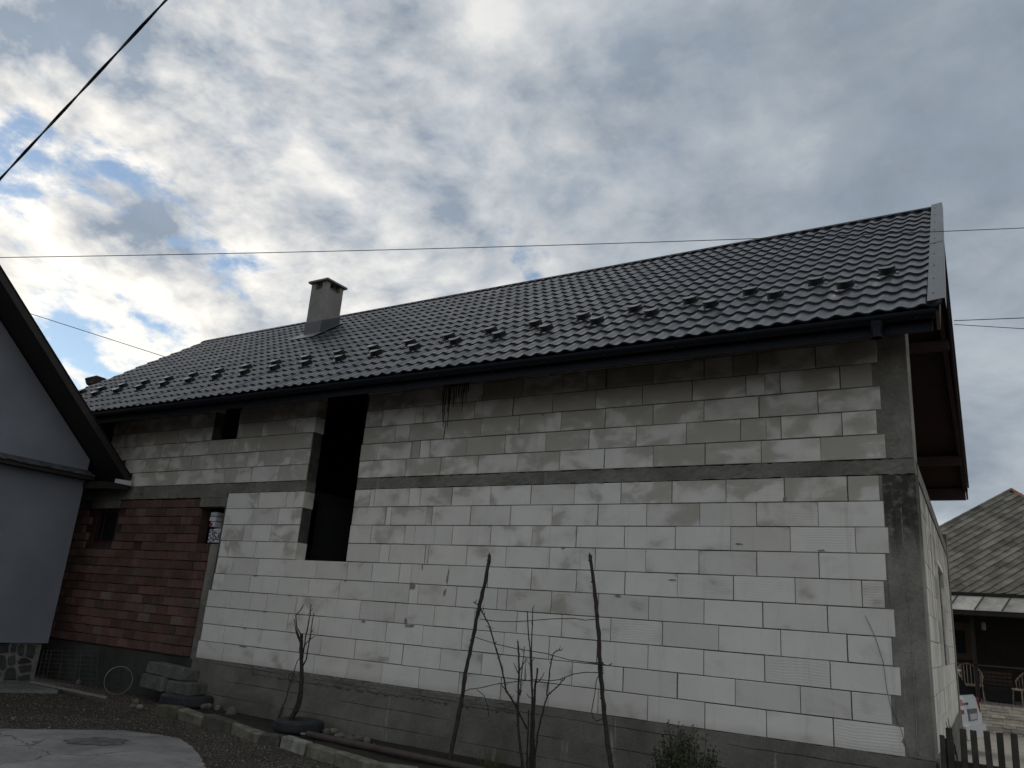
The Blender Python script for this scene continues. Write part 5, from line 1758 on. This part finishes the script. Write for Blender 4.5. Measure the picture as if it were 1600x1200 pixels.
for x in (bx0+.05, bx1-.05):
    under(MB().cbox(x-.025, x+.025, NY+1.135, NY+1.17, floorZ+.02, floorZ+.85, .004).obj('upright', M['dark_planks']), bench)

# ------------------------------------------------------------------ white hatchback behind the gable
rear_n = Vector((0.98, -0.17, 0)).normalized()
car = thing('white_hatchback', 'white hatchback half hidden behind the right corner of the house', 'car', (0, 0, 0))
# local car frame: +x = rear, y = width, z up, origin at rear axle ground centre
W2 = 0.84
st = [  # x, half width at belt, z bottom, z belt, z roof, half width roof
 (-3.25, 0.62, 0.30, 0.72, 0.78, 0.55), (-3.05, 0.78, 0.22, 0.84, 0.92, 0.66), (-2.4, 0.84, 0.20, 0.95, 1.04, 0.70), (-1.9, 0.85, 0.20, 0.98, 1.14, 0.66), (-1.35, 0.86, 0.20, 1.02, 1.55, 0.62),
 (-0.7, 0.86, 0.20, 1.03, 1.66, 0.62), (0.0, 0.86, 0.22, 1.05, 1.66, 0.61), (0.30, 0.85, 0.24, 1.06, 1.62, 0.60), (0.45, 0.84, 0.25, 1.07, 1.54, 0.59), (0.62, 0.82, 0.26, 1.07, 1.28, 0.63), (0.74, 0.80, 0.28, 1.02, 1.08, 0.68), (0.80, 0.75, 0.34, 0.74, 0.78, 0.70)]
m = MB(); ring = 14
for x, hb, zb, zl, zr_, hr in st:
    sec = [(-hb*0.86, zb), (-hb, zb+0.10), (-hb*1.0, (zb+zl)/2), (-hb*0.985, zl), (-hr, zr_-0.05), (-hr*0.86, zr_-0.005), (-hr*0.3, zr_), (hr*0.3, zr_), (hr*0.86, zr_-0.005), (hr, zr_-0.05), (hb*0.985, zl), (hb, (zb+zl)/2), (hb, zb+0.10), (hb*0.86, zb)]
    m.v += [(x, y, z) for y, z in sec]
for i in range(len(st)-1):
    for k in range(ring):
        k2 = (k+1) % ring
        m.f.append((i*ring+k, i*ring+k2, (i+1)*ring+k2, (i+1)*ring+k))
m.f.append(tuple(range(ring))); m.f.append(tuple(range((len(st)-1)*ring, len(st)*ring)))
body = m.obj('body', M['car_white'], car, 40)
m = MB()
m.prism([(0.81, -.72, .34), (0.81, .72, .34), (0.81, .78, .46), (0.80, .78, .58), (0.80, -.78, .58), (0.81, -.78, .46)], (0.045, 0, 0))
m.obj('bumper', M['car_white'], car)
m = MB().prism([(0.475, -.44, 1.50), (0.475, .44, 1.50), (0.705, .50, 1.13), (0.705, -.50, 1.13)], (0.016, 0, 0.010)); m.obj('rear_window', M['glass'], car)
for s in (-1, 1):
    m = MB().prism([(0.745, s*.815, .80), (0.778, s*.63, .80), (0.758, s*.65, 1.06), (0.725, s*.80, 1.08)], (0.03, 0, 0.0)); o = m.obj('tail_light', M['tail_red'], car)
    m = MB().prism([(0.777, s*.79, .88), (0.806, s*.65, .88), (0.800, s*.66, .95), (0.772, s*.79, .95)], (0.004, 0, 0.0)); m.obj('lamp_lens', M['white'], o)
    m = MB().prism([(-1.2, s*.842, 1.06), (0.2, s*.842, 1.08), (0.22, s*.66, 1.50), (-0.9, s*.66, 1.52)], (0, s*.012, 0)); m.obj('side_window', M['glass'], car)
m = MB().box(0.790, 0.812, -.34, .34, .66, .88); rec = m.obj('plate_recess', M['trim'], car)
m = MB().box(0.813, 0.820, -.26, .26, .68, .79); m.obj('number_plate', M['plate'], rec)
m = MB().cbox(0.30, 0.53, -.53, .53, 1.575, 1.605, .008); m.obj('spoiler', M['car_white'], car)
for x in (-2.45, 0.0):
    for s in (-1, 1):
        wt = link('wheel', None, car)
        m = MB(); m.lathe([(0.20, -.08), (0.28, -.09), (0.30, -.06), (0.30, .06), (0.28, .09), (0.20, .08)], (0, 0, 0), 24, 'x')
        o = m.obj('tyre', M['rubber'], wt, 40); m2 = MB().lathe([(0.0, .05), (0.06, .06), (0.16, .05), (0.20, .075)], (0, 0, 0), 20, 'x'); o2 = m2.obj('rim', M['steel'], wt, 40)
        wt.location = (x, s*.78, .30); wt.rotation_euler = (0, 0, R_(90)*s)
yaw = math.atan2(rear_n.y, rear_n.x)
car.rotation_euler = (0, 0, yaw)
# the right rear corner of the bumper sits where the picture shows it
loc = Vector((0.83, 0.70, 0)); rl_ = Matrix.Rotation(yaw, 3, 'Z') @ loc
cr = at_z(1541, 1178, -1.02)
car.location = Vector((cr.x, cr.y, -1.02))-rl_
bpy.context.view_layer.update()
# small dark maker's marks on the tailgate, too far off to read
for y_, w_ in ((-0.50, .05), (-0.36, .035), (-0.31, .03), (-0.265, .035), (-0.22, .03)):
    MB().cbox(0.775, 0.786, y_, y_+w_, 0.96, 1.0, .003).obj('badge', M['ink'], car)

# ------------------------------------------------------------------ wires in the air
def aerial(name, pts, r, lab, mat, sag=0.0, n=24, twist=0.0):
    m = MB(); out = []
    P0, P1 = Vector(pts[0]), Vector(pts[-1])
    for k in range(n+1):
        f_ = k/n
        if len(pts) == 3:
            q = P0*(1-f_)**2 + Vector(pts[1])*2*f_*(1-f_) + P1*f_*f_
        else: q = P0.lerp(P1, f_)
        q = q - Vector((0, 0, sag*4*f_*(1-f_)))
        out.append(q)
    if twist:
        d = (P1-P0).normalized(); a = d.orthogonal().normalized(); b = d.cross(a)
        for ph in (0, math.pi):
            pp = []
            for k, q in enumerate(out):
                an = ph+k*0.16
                tw_ = twist*(1.0 if not (0.36 < k/n < 0.44) else 1.7)
                pp.append(q+(a*math.cos(an)+b*math.sin(an))*tw_)
            m.tube(pp, r, 6)
    else: m.tube(out, r, 5)
    o = m.obj(name, mat, None, 60)
    return tag(o, lab, 'cable')
aerial('service_cable', [at_d(-260, 560, 8.6), at_d(330, -76, 4.9)], 0.0050, 'thick twisted black cable crossing the upper left sky', M['cable'], 0.0, 240, 0.0040)
aerial('overhead_wire', [at_d(-200, 405, 9.0), at_d(800, 393.5, 7.4), at_d(1760, 349, 9.0)], 0.0036, 'long thin wire crossing in front of the roof ridge', M['cable'], 0.0, 60)
aerial('roof_wire', [at_d(1491, 501, 9.6), at_d(1720, 492, 8.2)], 0.0042, 'upper thin wire leading right from the gable verge', M['cable'])
aerial('roof_wire', [at_d(1491, 507, 9.6), at_d(1720, 521, 8.2)], 0.0036, 'lower thin wire leading right from the gable verge', M['cable'])
aerial('far_wire', [at_d(-40, 462, 26), at_d(300, 571, 25)], 0.010, 'faint thin wire rising left behind the far end of the roof', M['cable'])
aerial('wall_wire', [at_y(470, 599, -0.62), at_y(740, 607, -0.02)], 0.004, 'thin pale wire running under the eave to the tar stain', M['steel'])
